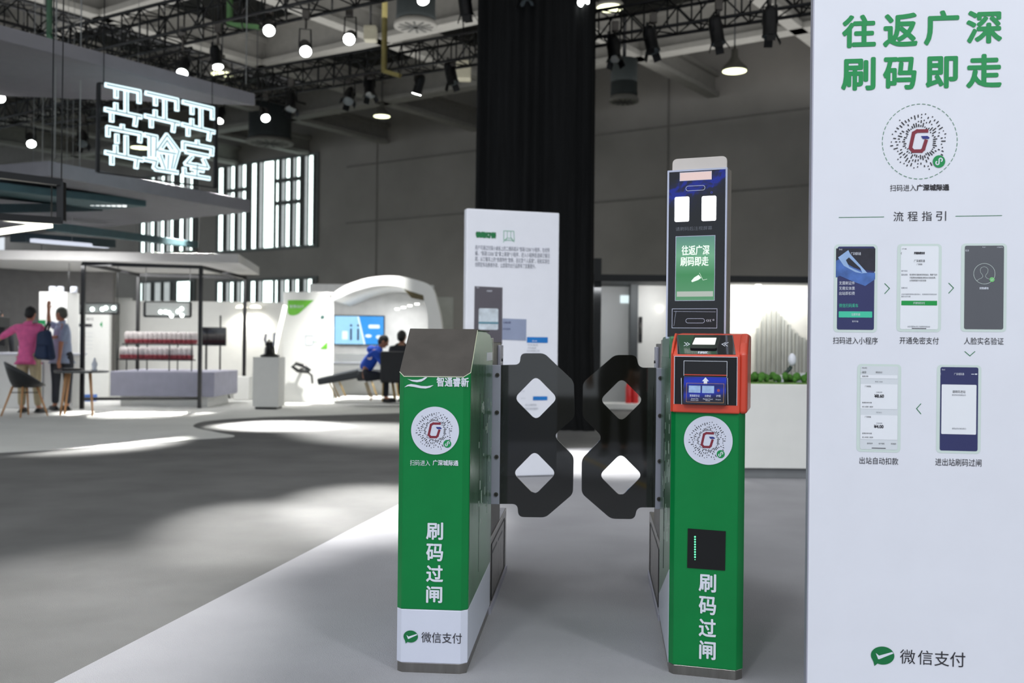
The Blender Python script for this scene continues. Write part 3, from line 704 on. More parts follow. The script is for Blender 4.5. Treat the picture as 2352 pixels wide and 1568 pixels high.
lampw = mat('fill_light', (255, 255, 255), .3, emit=2.2, var=.0)
for bx in ((1550, 452, 1583, 509), (1612, 450, 1645, 507)):
    flat('fill_light', [rect(*B(*bx), .006)], -.003, lampw, ks, .0)
lettering('notice_text', [('请刷码后注视屏幕', B(1552, 520, 1636, 529))], ink_grey, ks, -.001)
mb = MB(); shape_to(mb, [ell(*FK.pix(1634.5, 442), .004, n=20), ell(*FK.pix(1634.5, 442), .0028, n=20)], -.0015); mb.build('lens', mat('blue_ring', (90, 100, 240), .3), ks)
# screen
sb = B(1552, 542, 1642, 690)
gs = bpy.data.materials.new('green_screen'); gs.use_nodes = True; nt = gs.node_tree; pbs = nt.nodes['Principled BSDF']
tc = nt.nodes.new('ShaderNodeTexCoord'); sx = nt.nodes.new('ShaderNodeSeparateXYZ'); rp = nt.nodes.new('ShaderNodeValToRGB'); mr = nt.nodes.new('ShaderNodeMapRange')
nt.links.new(tc.outputs['Object'], sx.inputs[0]); nt.links.new(sx.outputs['Z'], mr.inputs[0]); mr.inputs[1].default_value = sb[2]; mr.inputs[2].default_value = sb[3]
nt.links.new(mr.outputs[0], rp.inputs[0]); nt.links.new(rp.outputs[0], pbs.inputs['Emission Color']); pbs.inputs['Emission Strength'].default_value = .7
pbs.inputs['Base Color'].default_value = (.01, .02, .015, 1); pbs.inputs['Roughness'].default_value = .08
e = rp.color_ramp.elements; e[0].position = 0; e[0].color = (*s2l((90, 150, 110)), 1); e[1].position = 1; e[1].color = (*s2l((90, 140, 130)), 1)
q = rp.color_ramp.elements.new(.4); q.color = (*s2l((60, 138, 84)), 1)
q = rp.color_ramp.elements.new(.7); q.color = (*s2l((110, 172, 136)), 1)
scr = flat('display_screen', [rect(*sb)], -.002, gs, ks)
mb = MB(); frame_strokes(mb, sb, .0022, -.0026); mb.build('screen_outline', MATS['pale_frame'], scr)
emw = mat('screen_text_white', (225, 240, 228), .4, emit=.9, var=.0)
lettering('screen_text', [('往返广深', B(1566, 563, 1630, 586), .0009), ('刷码即走', B(1563, 589, 1628, 611), .0009)], emw, scr, -.003)
flat('screen_footer', [rect(*B(1555, 669, 1638, 681))], -.003, mat('footer_grey', (196, 206, 196), .4, emit=.6, var=0), scr)
mb = MB(); stroke_to(mb, [FK.pix(*p) for p in ((1607, 627), (1615, 643), (1624, 641))], .0012, -.003)
shape_to(mb, [[FK.pix(*p) for p in ((1588, 645), (1595, 637), (1605, 631), (1611, 638), (1604, 643), (1590, 648))]], -.003); mb.build('screen_icon', emw, scr)
# lower reader recess
rb = B(1544, 709, 1647, 753)
rc = flat('reader_recess', [rect(*rb)], -.0015, black, ks)
mb = MB(); frame_strokes(mb, rb, .0022, -.002); stroke_to(mb, [FK.pix(1553, 714), FK.pix(1548, 748)], .001, -.002); stroke_to(mb, [FK.pix(1548, 715), FK.pix(1644, 716)], .0012, -.002); mb.build('recess_outline', MATS['pale_frame'], rc)
capsule(B(1575, 731, 1619, 742), .0018, -.0025, 'reader_slot', rc, MATS['pale_frame'])
mb = MB()
for x in (1623, 1627, 1631): stroke_to(mb, [FK.pix(x + 2, 733.5), FK.pix(x, 736), FK.pix(x + 2, 738.5)], .0018, -.0025)
shape_to(mb, [ell(*FK.pix(1639, 734.5), .0035, n=16), ell(*FK.pix(1639, 734.5), .002, n=16)], -.0025); mb.build('reader_marks', ink_white, rc)
# ------------------------------------------------------------ hall shell
AL = math.radians(35); HA = Vector((math.cos(AL), -math.sin(AL), 0)); HB = Vector((math.sin(AL), math.cos(AL), 0))
def hall(a, b, z=0.0): v = HA * a + HB * b; return Vector((v.x, v.y, z))
carpet_dk = mat('grey_carpet', (106, 106, 105), 0.95, var=0.13, scale=1.6, bump=0.5, bscale=220, spec=.1)
carpet_lt = mat('light_grey_carpet', (160, 160, 164), 0.95, var=0.09, scale=1.3, bump=0.5, bscale=220, spec=.1)
carpet_wh = mat('white_carpet', (214, 214, 210), 0.95, var=0.05, scale=1.2, bump=0.4, bscale=220, spec=.1)
wall_m = mat('grey_wall', (156, 152, 146), 0.9, var=0.14, scale=0.5, bump=0.2, bscale=4)
struct(MB().box(-34, 34, -14, 48, -0.2, 0.0).build('floor', carpet_dk))
WB = 24.4
def wallbox(a0, a1, z0, z1, b0=WB, b1=WB + .4, name='wall_back', m=wall_m):
    mb = MB(); P = [hall(a0, b0), hall(a1, b0), hall(a1, b1), hall(a0, b1)]
    mb.prism([(p.x, p.y) for p in P], z0, z1, 'z'); return struct(mb.build(name, m))
wallbox(-46, 20, 0, 10.2)
# faint casting joints and plinth bands on the wall
mb = MB()
for zz in (5.2, 7.1):
    p = [hall(-24, WB - .01, zz), hall(20, WB - .01, zz)]; mb.bar(p[0], p[1], .03, .05)
for aa in (-22.6, -17.2, -12, -6.5): mb.bar(hall(aa, WB - .01, 0), hall(aa, WB - .01, 10), .05, .03)
struct(mb.build('trim_1', mat('dark_joint', (132, 129, 124), .9)))
struct(MB().prism([(hall(a, b).x, hall(a, b).y) for a, b in ((-46, 2), (20, 2), (20, WB + .4), (-46, WB + .4))], 10.0, 10.3, 'z').build('ceiling', mat('dark_deck', (62, 62, 60), .9, var=.15, scale=.8)))
# windows ----------------------------------------------------
day = mat('daylight_pane', (226, 246, 242), .4, emit=2.6, var=.03)
reveal_m = mat('lit_reveal', (176, 184, 184), .4, emit=.75, var=.06)  # grey strips are daylit window reveals, their light put in as glow
frame_m = mat('window_frame', (112, 116, 114), .8)
FW = Frame(hall(0, WB, 0), AL)
def wx(px, py=450): return FW.pix(px, py)[0]
wn = [0]
def window(strips, zt, zb, cross=()):
    wn[0] += 1; x0 = min(wx(s[0]) for s in strips) - .2; x1 = max(wx(s[1]) for s in strips) + .2
    o = struct(MB().box(x0, x1, -.06, -.02, zb - .1, zt + .1).build('window_%d' % wn[0], frame_m)); o.location = FW.loc; o.rotation_euler = (0, 0, -AL)
    for a, b, k in strips:
        MB().box(wx(a), wx(b), -.075, -.065, zb, zt).build('window_strip', day if k else reveal_m, o)
        MB().box(wx(b), wx(b) + .04, -.12, -.06, zb, zt).build('fin', frame_m, o)
    if cross:
        for (a, b, z) in cross: MB().box(wx(a), wx(b), -.12, -.076, z - .07, z + .07).build('glazing_bar', frame_m, o)
UT, UB = 7.65, 4.55
S1 = [(507, 518, 1), (526, 534, 0), (534, 544, 1), (551, 560, 0), (560, 570, 1), (583, 594, 1), (600, 609, 0), (609, 634, 1), (639, 645, 1), (651, 660, 0), (660, 671, 1), (677, 684, 0), (684, 694, 1), (704, 712, 0), (712, 724, 1)]
window(S1, UT, UB, ((524, 572, 6.75), (637, 696, 6.9), (637, 696, 6.1)))
S2 = [(330, 339, 1), (343, 351, 0), (351, 360, 1), (366, 374, 0), (374, 383, 1), (388, 396, 0), (396, 404, 1), (418, 427, 1), (432, 440, 0), (440, 448, 1)]
window(S2, UT, UB + .1, ())
S2b = [(452, 456, 0), (460, 464, 0), (468, 472, 0), (476, 480, 0)]
window(S1, 3.35, 2.55, ()); window([(337, 354, 0), (362, 377, 0), (383, 398, 0), (413, 445, 1), (330, 334, 1)], 3.45, 2.1, ())
window([(8, 20, 0), (25, 38, 0), (42, 58, 1), (62, 75, 0), (86, 113, 1), (118, 130, 0), (135, 150, 1)], 4.9, 4.2, ())
# steel roof beams: one grid each way ---------------------------------
beam_m = mat('beam_grey', (132, 130, 124), .8, var=.06)
deckdk = mat('beam_dark', (70, 70, 67), .85)
bn = [0]
def ibeam(p0, p1, z0, z1, fl=.34, name='roof_beam', label='', group=''):
    mb = MB(); z0v = Vector((0, 0, 1))
    mb.bar(p0 + z0v * (z0 + .06), p1 + z0v * (z0 + .06), fl, .12); mb.bar(p0 + z0v * (z1 - .06), p1 + z0v * (z1 - .06), fl, .12)
    mb.bar(p0 + z0v * ((z0 + z1) / 2), p1 + z0v * ((z0 + z1) / 2), .06, z1 - z0 - .24)
    o = mb.build('trim_%d' % (2 + bn[0]), beam_m); bn[0] += 1; return struct(o)
for a in (-33.3, -29.6, -25.9, -22.2, -18.5, -14.8, -10.7, -7.0, -3.3, .4): ibeam(hall(a, -6), hall(a, WB), 7.7, 8.35, .3)
for b in (20.2, 16.0, 11.8, 7.6): ibeam(hall(-44, b), hall(14, b), 7.7, 8.7, .4)
# upper purlins
for b in (22.2, 18.1, 13.9, 9.7, 5.5, 1.3):
    struct(MB().bar(hall(-44, b, 9.5), hall(14, b, 9.5), .2, .5).build('trim_%d' % (2 + bn[0]), deckdk)); bn[0] += 1
# ventilation drums and ducts
def drum(px, py, z, r, h, lbl):
    p = ptz(px, py, z); o = empty('ventilation_duct', p); tag(o, lbl, 'air duct', 'ventilation ducts under the roof')
    dm = mat('duct_dark', (54, 60, 60), .7, metal=.3)
    MB().lathe([(r, 0), (r * 1.03, .06), (r, .12), (r, h)], (0, 0, 0), 28).build('drum', dm, o)
    MB().lathe([(r * 1.12, -.12), (r * 1.12, -.05), (r, 0)], (0, 0, 0), 28).build('diffuser_ring', mat('diffuser_grey', (120, 118, 112), .7), o)
    mb = MB()
    for k in range(6): a = k * math.pi / 6; mb.bar((-r * .9 * math.cos(a), -r * .9 * math.sin(a), -.1), (r * .9 * math.cos(a), r * .9 * math.sin(a), -.1), .04, .06)
    mb.build('grille', deckdk, o)
    MB().tube([(0, 0, h), (0, 0, 9.9 - p.z)], .04).build('hanger_rod', blackm, o)
drum(955, 48, 7.3, .37, .8, 'round ventilation drum hanging under the roof left of the black drape')
drum(1433, 222, 6.6, .29, .8, 'dark round ventilation drum under the beams right of the black drape')
drum(620, 320, 7.0, .6, 1.0, 'wide ventilation drum above the tall windows')
# white junction boxes
for (px, py, s, l) in ((1064, 163, .35, 'small pale box hanging under a roof beam left of the drape'), (851, 78, .25, 'small pale box on the sloping roof beam, above the middle spotlights')):
    p = ptz(px, py, 7.4); o = MB().box(-s / 2, s / 2, -s / 2, s / 2, -s * .6, s * .6).build('junction_box', mat('box_cream', (150, 146, 128), .6), None, .02); o.location = p; tag(o, l, 'box')
    MB().tube([(0, 0, .15), (0, 0, 1.2)], .02).build('hanger_rod', blackm, o)

# ------------------------------------------------------------ black lighting trusses
def truss(name, p0, p1, size, lbl, ny=None, dropto=None):
    p0, p1 = Vector(p0), Vector(p1); o = empty(name, p0); tag(o, lbl, 'truss', 'black lighting trusses')
    L = (p1 - p0).length; t = (p1 - p0).normalized(); side = t.cross(Vector((0, 0, 1))).normalized(); up = Vector((0, 0, 1)); h = size / 2
    mb = MB()
    for i, (a, b) in enumerate(((-1, 0), (1, 0), (-1, 2), (1, 2))):
        q = side * a * h + up * b * h
        MB().tube([q, q + t * L], .028, 8).build('chord', blackm, o)
    n = int(L / (size * .9)); st = L / n
    for k in range(n):
        a, b = t * (k * st), t * ((k + 1) * st); fl = k % 2
        for s_ in (-1, 1):
            q = side * s_ * h
            mb.tube([a + q + up * (size if fl else 0), b + q + up * (0 if fl else size)], .014, 5)
            mb.tube([a + q, a + q + up * size], .014, 5)
        for z_ in (0, size):
            mb.tube([a - side * h + up * z_, b + side * h + up * z_] if fl else [a + side * h + up * z_, b - side * h + up * z_], .012, 5)
            mb.tube([a - side * h + up * z_, a + side * h + up * z_], .012, 5)
    mb.build('lacing', blackm, o)
    for s_ in (.1, .5, .9): MB().tube([t * L * s_ + up * size, t * L * s_ + up * (9.9 - p0.z)], .012, 6).build('suspension_cable', blackm, o)
    return o
Z6 = 6.0
a1, b1 = ptz(400, 90, Z6), ptz(728, 17, Z6); d1 = (b1 - a1).normalized()
T1a = a1 - d1 * 5.5; T1b = a1 + d1 * 9
a2, b2 = ptz(850, 177, Z6), ptz(1642, 54, Z6); d2 = (b2 - a2).normalized()
T2a = a2 - d2 * 9; T2b = a2 + d2 * 13
truss('lighting_truss', T1a, T1b, .5, 'long black box truss crossing the top left of the hall, nearest of the trusses')
truss('lighting_truss', T2a, T2b, .42, 'long black box truss carrying spotlights, passing behind the black drape to the right')
a3, b3 = ptz(-60, 20, Z6), ptz(200, 118, Z6)
d3 = HB
truss('lighting_truss', a1 - d1 * 3.4 - HB * 6 + Vector((0, 0, .55)), a1 - d1 * 3.4 + HB * 6 + Vector((0, 0, .55)), .45, 'black truss running away from the camera at the top left corner')
pL = ptz(60, 270, 5.6)
truss('lighting_truss', pL - HA * 5, pL + HA * 5.5, .45, 'far black truss seen between the two grey ceiling slabs at left')

# ------------------------------------------------------------ spotlights
spot_lens = mat('lit_lens', (250, 255, 252), .3, emit=9.0, var=0)
off_lens = mat('dark_lens', (90, 100, 105), .1, coat=1)
def spotlight(px, py, z, aim, lit, lbl, energy=0, ang=26, top=Z6, s=1.0, col=(1, .99, .96)):
    p = ptz(px, py, z); o = empty('spotlight', p); tag(o, lbl, 'spotlight', 'stage spotlights under the black trusses')
    d = (Vector(aim) - p).normalized(); q = d.to_track_quat('-Z', 'Y').to_matrix().to_4x4()
    r = .085 * s
    MB().lathe([(.03, .36 * s), (r * .75, .34 * s), (r, .26 * s), (r, 0.02), (r * 1.12, .01), (r * 1.12, 0)], n=18).xf(q).build('lamp_can', blackm, o)
    MB().lathe([(r * .98, -.012), (r * .98, -.004)], n=18).xf(q).build('lens', spot_lens if lit else off_lens, o)
    mb = MB(); A_ = q @ Vector((r * 1.05, 0, .15 * s)); B_ = q @ Vector((-r * 1.05, 0, .15 * s))
    H = max(.3, top - z + .0)
    mb.tube([A_, (A_.x * .9, A_.y * .9, .36 * s), (B_.x * .9, B_.y * .9, .36 * s), B_], .012, 6); mb.build('yoke', blackm, o)
    m2 = MB().tube([(0, 0, .34 * s), (0, 0, H)], .02, 6).box(-.05, .05, -.04, .04, H - .08, H + .06); m2.build('clamp', steel_dark, o)
    m3 = MB()
    for k in range(4):
        a = k * math.pi / 2 + .4; c = Vector((r * math.cos(a), r * math.sin(a), 0)); e_ = c * 1.5 + Vector((0, 0, -.09 * s)); w_ = Vector((-math.sin(a), math.cos(a), 0)) * r * .6
        m3.quad(c - w_, c + w_, e_ + w_, e_ - w_)
    if not lit: m3.xf(q).build('barn_doors', blackm, o)
    if lit and energy:
        l = bpy.data.lights.new('beam', 'SPOT'); l.energy = energy; l.spot_size = math.radians(ang); l.spot_blend = 1.0; l.shadow_soft_size = .08; l.color = col
        lo = bpy.data.objects.new('beam', l); C.objects.link(lo); lo.parent = o; lo.location = d * .03; lo.rotation_euler = d.to_track_quat('-Z', 'Y').to_euler()
    return o
G = gnd
spotlight(618, 70, 5.75, G(600, 1212), 1, 'lit spotlight on the near truss, leftmost of the upper three', 13000, 9)
spotlight(702, 118, 5.45, G(880, 1165), 1, 'lit spotlight hanging lowest on the near truss, below and right of the white wire', 17000, 11)
spotlight(802, 90, 5.6, G(20, 1470), 1, 'lit spotlight tilted down on the near truss, third from the left', 10000, 12)
spotlight(419, 167, 5.35, G(200, 1012), 1, 'small lit spotlight above the hanging grey slab, left of the pendant', 24000, 22)
spotlight(500, 153, 5.4, G(640, 977), 1, 'bright spotlight just above the end of the grey slab, beside a pendant lamp', 22000, 22)
spotlight(957, 215, 5.7, pt(800, 790, 19.3), 1, 'lit spotlight on the far truss pointing left, just left of the black drape', 4200, 30)
spotlight(610, 271, 5.55, G(860, 990), 1, 'lit spotlight at the left of the far truss, above the tall windows', 16000, 18)
spotlight(503, 277, 5.55, G(330, 945), 1, 'small lit spotlight right of the glowing neon sign', 20000, 24)
spotlight(72, 330, 5.0, pt(150, 860, 15), 1, 'lit spotlight at the far left between the grey slabs', 700, 30, 5.6)
spotlight(0, 225, 5.2, G(-100, 1015), 1, 'lit spotlight cut by the left edge of the picture', 15000, 22, 5.6)
spotlight(972, 0, 6.0, G(1330, 1060), 1, 'lit spotlight at the very top, left of the drape', 9000, 18, 6.5)
spotlight(1340, 4, 5.95, (1.6, 11, .9), 1, 'bright spotlight at the very top in front of the black drape', 1500, 30, 6.5)
for (px, py, z, aim, l) in ((800, 232, 5.6, G(600, 1000), 'dark spotlight with barn doors on the far truss, below the pale box'), (850, 218, 5.65, G(900, 960), 'dark spotlight hanging straight down on the far truss beside the yellow bracket'),
                            (668, 250, 5.5, G(640, 960), 'dark twin lens spotlight on the far truss left of the middle'), (1040, 190, 5.65, G(1200, 960), 'dark tilted spotlight on the far truss next to the drape'),
                            (1412, 135, 5.5, G(1500, 1000), 'dark tilted spotlight on the truss just right of the drape'), (1500, 118, 5.5, G(1700, 1000), 'dark spotlight with barn doors, second right of the drape'),
                            (1650, 100, 5.45, G(1800, 1000), 'dark slanted spotlight above the white pendant at right'), (1768, 84, 5.4, G(1750, 1000), 'dark spotlight hanging straight down near the sign panel'),
                            (190, 330, 5.1, G(200, 960), 'dark spotlight pair behind the neon sign'), (1072, 34, 5.95, G(1200, 960), 'dark spotlight with open flaps at the top left of the drape'), (1210, 12, 5.95, G(1200, 1100), 'dark spotlight with metal flaps hanging in front of the drape top')):
    spotlight(px, py, z, aim, 0, l, top=Z6 if z > 5.3 else 5.6, s=1.15)
# hall pendants
pend = mat('pendant_glow', (250, 252, 205), .3, emit=2.6, var=0)
shade = mat('pendant_shade', (110, 108, 100), .5, metal=.4)
def pendant(px, py, z, r, lbl):
    p = ptz(px, py, z); o = empty('pendant_lamp', p); tag(o, lbl, 'pendant lamp', 'round hall pendants')
    MB().lathe([(r, 0), (r * .97, .06), (r * .5, r * .75), (r * .28, r * 1.1), (r * .25, r * 1.7)], n=28).build('lamp_shade', shade, o)
    MB().lathe([(r * .93, .0), (r * .93, .015)], (0, 0, -.01), 28).build('diffuser', pend, o)
    MB().tube([(0, 0, r * 1.6), (0, 0, 9.9 - z)], .015, 6).build('cord', blackm, o)
    l = bpy.data.lights.new('glow', 'SPOT'); l.energy = 260; l.spot_size = 2.4; l.spot_blend = .8; l.shadow_soft_size = .25; l.color = (1, 1, .9)
    lo = bpy.data.objects.new('glow', l); C.objects.link(lo); lo.parent = o; lo.location = (0, 0, -.03)
pendant(1401, 18, 7.0, .24, 'pendant lamp right of the drape at the top of the picture')
pendant(1687, 163, 6.4, .24, 'pendant lamp left of the big sign panel')
pendant(877, 267, 6.9, .22, 'pendant lamp under the beams left of the black drape')
pendant(510, 170, 6.9, .24, 'pendant lamp just above the end of the hanging slab')
pendant(321, 339, 6.6, .26, 'pendant lamp seen through the neon sign')

# green and yellow chain hoists
def hoist(px0, py0, px1, py1, z1, rgb, lbl, foot):
    p = ptz(px1, py1, z1); o = empty('chain_hoist', p); tag(o, lbl, 'hoist')
    m = mat('hoist_%d' % rgb[0], rgb, .6)
    L = 9.8 - z1
    MB().tube([(0, 0, 0), (0, 0, L)], .05, 8).build('chain_bag', m, o)
    MB().bar((0, 0, .02), (foot, -foot * .5, -.1), .07, .07).build('hook_arm', m, o)
hoist(524, 0, 527, 60, 6.1, (112, 160, 100), 'pale green hoist strap hanging by the near truss', .55)
hoist(880, 100, 882, 166, 5.95, (150, 138, 80), 'yellowish bracket hanging on the far truss', .3)
hoist(113, 90, 113, 84, 6.2, (70, 110, 84), 'dark green hoist strap at top left above the slab', .1)
# ------------------------------------------------------------ black drape column
def drape():
    c = gnd(1230, 985); c.y += .75; o = empty('draped_column', (c.x, c.y, 0), -.12); tag(o, 'tall pillar wrapped in pleated black cloth from floor to roof', 'draped pillar')
    h = .8; n = 46; pts = []
    per = [(-h, -h), (h, -h), (h, h), (-h, h)]; ring = []
    for i in range(4):
        a, b = Vector(per[i]), Vector(per[(i + 1) % 4]); nn = Vector((b.y - a.y, a.x - b.x)).normalized()
        for k in range(n):
            t = k / n; w_ = .028 * math.sin(t * n * 1.6 + i) + .018 * math.sin(t * 61 + i * 2) ; ring.append(a.lerp(b, t) + nn * w_)
    mb = MB(); N = len(ring); zs_ = (0, .25, 1.2, 4, 8, 9.95); fl_ = (1.1, 1.04, 1.0, .99, .98, .98)
    vs = [(p.x * f_, p.y * f_, z) for z, f_ in zip(zs_, fl_) for p in ring]
    fs = [(i * N + k, i * N + (k + 1) % N, (i + 1) * N + (k + 1) % N, (i + 1) * N + k) for i in range(len(zs_) - 1) for k in range(N)]
    mb.add(vs, fs, True); mb.build('black_cloth', mat('black_cloth', (17, 18, 19), .85, var=.35, scale=3, stretch=(8, 8, .4), spec=.2), o)
    MB().box(-.72, .72, -.72, .72, 0, 9.9).build('pillar_core', blackm, o)
drape()

# ------------------------------------------------------------ carpets
def slab(name, pts, z0, z1, m, lbl=None, cat=None):
    o = MB().prism([(p.x, p.y) for p in pts], z0, z1, 'z').build(name, m)
    if lbl: tag(o, lbl, cat)
    return o
e0, e1 = gnd(130, 1568), gnd(915, 1160); dd = (e1 - e0)
cnr = e0 + dd * 1.32
slab('carpet', [e0 - dd * 1.6, cnr, gnd(1290, 1030), gnd(1395, 1029), gnd(1850, 1018), Vector((12, 10, 0)), Vector((12, -6.5, 0))], 0.0005, .006, carpet_lt, 'light grey carpet path under the ticket gates, straight diagonal edge', 'carpet')
def spl(pts, n=6):
    out = []
    for i in range(len(pts) - 1):
        p0 = pts[max(i - 1, 0)]; p1 = pts[i]; p2 = pts[i + 1]; p3 = pts[min(i + 2, len(pts) - 1)]
        for k in range(n):
            t = k / n; out.append(.5 * ((2 * p1) + (p2 - p0) * t + (2 * p0 - 5 * p1 + 4 * p2 - p3) * t * t + (3 * p1 - p0 - 3 * p2 + p3) * t ** 3))
    out.append(pts[-1]); return out
cur = spl([gnd(-300, 1052), gnd(0, 1040), gnd(250, 1026), gnd(450, 1010), gnd(538, 1003), gnd(500, 994), gnd(452, 984), gnd(446, 976), gnd(480, 967), gnd(600, 959), gnd(920, 949), gnd(1300, 938)])
slab('carpet', cur + [hall(9, 24.3), hall(-40, 24.3), Vector((-22, 10, 0))], .0008, .008, carpet_wh, 'white carpet of the far stands, S-curved front edge', 'carpet')

# ------------------------------------------------------------ hanging slabs and neon sign at left
slab_m = mat('slab_grey', (128, 127, 132), .8, var=.04)
slab_l = mat('slab_white', (208, 206, 204), .7, var=.03)
def hung(name, lbl, pts, z, th, m, wires=(), cat='canopy'):
    o = MB().prism([(p[0], p[1]) for p in pts], z, z + th, 'z').build(name, m, None, .01); tag(o, lbl, cat, 'hanging ceiling slabs at left')
    if wires:
        mb = MB()
        for x, y in wires: mb.tube([(x, y, z + th), (x, y, 9.9)], .008, 5)
        mb.build('suspension_wires', mat('wire', (150, 152, 150), .5, metal=.4), o)
    return o
c0 = ptz(586, 243, 4.5); c1 = ptz(0, 92, 4.5); c2 = ptz(0, 221, 4.5)
dn = (c1 - c0); c1 = c0 + dn * 1.25; dl = c2 - c0; c2 = c0 + dl * 2
hung('ceiling_slab', 'upper grey ceiling slab with pointed end behind the neon sign', [c0.to_2d(), c1.to_2d(), (c1 + dl * .8).to_2d(), c2.to_2d()], 4.5, .17, slab_m, ((ptz(565, 205, 4.6).x, ptz(565, 205, 4.6).y),))
q0 = ptz(575, 487, 3.2); q1 = ptz(112, 404, 3.2); q2 = ptz(0, 412, 3.2); q3 = ptz(0, 546, 3.2)
hung('ceiling_slab', 'lower grey ceiling slab with pointed end under the neon sign', [q0.to_2d(), q1.to_2d(), (q1 + (q2 - q1) * 5).to_2d(), (q0 + (q3 - q0) * 1.5).to_2d()], 3.2, .19, slab_m, ((ptz(125, 380, 3.3).x, ptz(125, 380, 3.3).y), (ptz(140, 390, 3.3).x + .1, ptz(140, 390, 3.3).y + .3)))
hung('canopy', 'white flat canopy over the black frame stand at left', [ptz(548, 604, 2.6).to_2d(), ptz(596, 631, 2.6).to_2d(), ptz(90, 622, 2.6).to_2d(), ptz(-60, 604, 2.6).to_2d() + Vector((-1, 0)), (-11.5, 17.7)], 2.6, .17, slab_l, ((-6, 19), (-9, 19)))
# fix pointed outline order (front-left to front-right)
# neon sign
NS = Frame((pt(240, 300, 12).x, 12.0, 0), math.radians(-47))
ns = NS.empty('neon_sign'); tag(ns, 'glowing white neon sign of six Chinese characters in two rows', 'neon sign')
neon = mat('neon_white', (214, 242, 250), .4, emit=1.35, var=0)
neon_core = mat('neon_core', (168, 190, 198), .4, emit=.55, var=0)
K = 800 / 2352
def ch(dx, dy, tick=False, s=1.0):
    return [[(715, 575), (935, 620), (935, 690)], [(780, 612), (780, 655)], [(848, 625), (848, 760)], [(710, 740), (945, 790)], [(778, 705), (778, 745)], [(750, 770), (750, 815)], [(915, 790), (908, 845)]]
c1_ = ch(0, 0)
def mp(strokes, f): return [[f(*p) for p in s] for s in strokes]
chars = [c1_, mp(c1_, lambda x, y: (985 + (x - 715) * .93, 630 + (y - 575) * .93 + (x - 715) * .02)), mp(c1_, lambda x, y: (1235 + (x - 715) * .885, 690 + (y - 575) * .92 + (x - 715) * .02)),
         [[(725, 915), (725, 862), (945, 905), (940, 955)], [(822, 850), (822, 872)], [(785, 915), (785, 960)], [(848, 925), (848, 1050)], [(712, 1030), (955, 1080)], [(778, 990), (778, 1035)], [(752, 1055), (752, 1105)], [(920, 1080), (915, 1130)]],
         [[(978, 912), (1048, 926), (1042, 1060)], [(1010, 925), (1010, 1055)], [(970, 1075), (1050, 1090), (1038, 1130), (1055, 1142)], [(1052, 1015), (1120, 915), (1200, 1022), (1165, 1140)], [(1085, 1000), (1120, 950), (1160, 1010)], [(1062, 1020), (1180, 1040)], [(1075, 1045), (1108, 1140)], [(1130, 1050), (1125, 1140)], [(1166, 1050), (1150, 1140)], [(1050, 1142), (1190, 1165)]],
         [[(1235, 1012), (1235, 965), (1428, 1002), (1425, 1045)], [(1328, 955), (1328, 975)], [(1255, 1025), (1400, 1055)], [(1290, 1060), (1250, 1105), (1395, 1132), (1370, 1078)], [(1325, 1112), (1320, 1195)], [(1290, 1137), (1365, 1152)], [(1240, 1140), (1240, 1178), (1405, 1205)]]]
for cidx, st in enumerate(chars):
    m_ = MB(); m2 = MB()
    for s_ in st:
        P = [NS.pix(x * K, y * K) for x, y in s_]; stroke_to(m_, P, .054, -.03, .0); stroke_to(m2, P, .02, -.034)
    co = m_.build('letter', neon, ns); m2.build('letter_core', neon_core, co)
mb = MB(); zl, zh = NS.pix(230, 395)[1], NS.pix(235, 190)[1]; xr = NS.pix(490, 300)[0]
for x in (-.06, xr + .06): mb.box(x - .02, x + .02, .02, .06, zl, zh)
for z_ in (zh, (zl + zh) / 2, zl): mb.box(-.06, xr + .06, .02, .05, z_ - .008, z_ + .008)
for x in (0, xr): mb.tube([(x, .04, zh), (x, .04, 9.9)], .006, 5)
mb.build('support_frame', blackm, ns)
# black hanging frame, glowing light chevron and teal light boxes
o = empty('square_lighting_rig', pt(145, 460, 9.0)); tag(o, 'black square hanging frame at the left edge above the glowing chevron', 'lighting rig')
def rel(px, py, Y): return pt(px, py, Y) - o.location
mb = MB(); A_, B_, C_ = rel(-160, 382, 8.2), rel(141, 419, 9.0), rel(141, 507, 9.0); D_ = rel(-160, 488, 8.2)
mb.bar(A_, B_, .06); mb.bar(B_, C_, .06); mb.bar(C_, D_, .06); mb.tube([B_, B_ + Vector((0, 0, 9.9 - 2.6))], .006, 5); mb.build('frame_bars', black, o)
o = empty('light_chevron', pt(118, 517, 9.6)); tag(o, 'glowing white V-shaped LED light bar hanging at the left edge', 'LED light')
glow = mat('led_white', (255, 255, 236), .3, emit=2.6, var=0)
mb = MB(); mb.bar(rel(-200, 474, 8.4), rel(116, 514, 9.3), .05); mb.bar(rel(116, 516, 9.3), rel(-200, 560, 10.2), .05); mb.build('led_bar', glow, o)
MB().tube([rel(118, 512, 9.3), rel(118, 512, 9.3) + Vector((0, 0, 7.4))], .006, 5).build('suspension_wire', blackm, o)
teal = mat('teal_panel', (62, 92, 98), .6, var=.1)
teal_d = mat('teal_dark', (36, 56, 64), .6, var=.1)
def hang_bar(name, lbl, p0, p1, w_, h_, m, extra=None, cat='light box'):
    o = empty(name, (p0 + p1) / 2); c = o.location.copy(); MB().bar(p0 - c, p1 - c, w_, h_).build('casing', m, o, .01)
    mb = MB(); mb.tube([(0, 0, 0), (0, 0, 9.9 - c.z)], .004, 5); mb.build('suspension_wire', MATS['wire'], o); tag(o, lbl, cat); return o
hang_bar('light_box', 'long teal ceiling bar under the lower grey slab, downlights at its end', pt(-60, 432, 12.5), pt(285, 470, 14.6), .9, .1, teal)
hang_bar('light_box', 'second teal ceiling bar behind the hanging black frame', pt(-80, 480, 12.5), pt(205, 476, 15), .45, .12, teal_d)
hang_bar('light_box', 'dark teal box beam above the white canopy at left', pt(40, 545, 15.5), pt(250, 560, 17.5), .3, .14, teal_d)
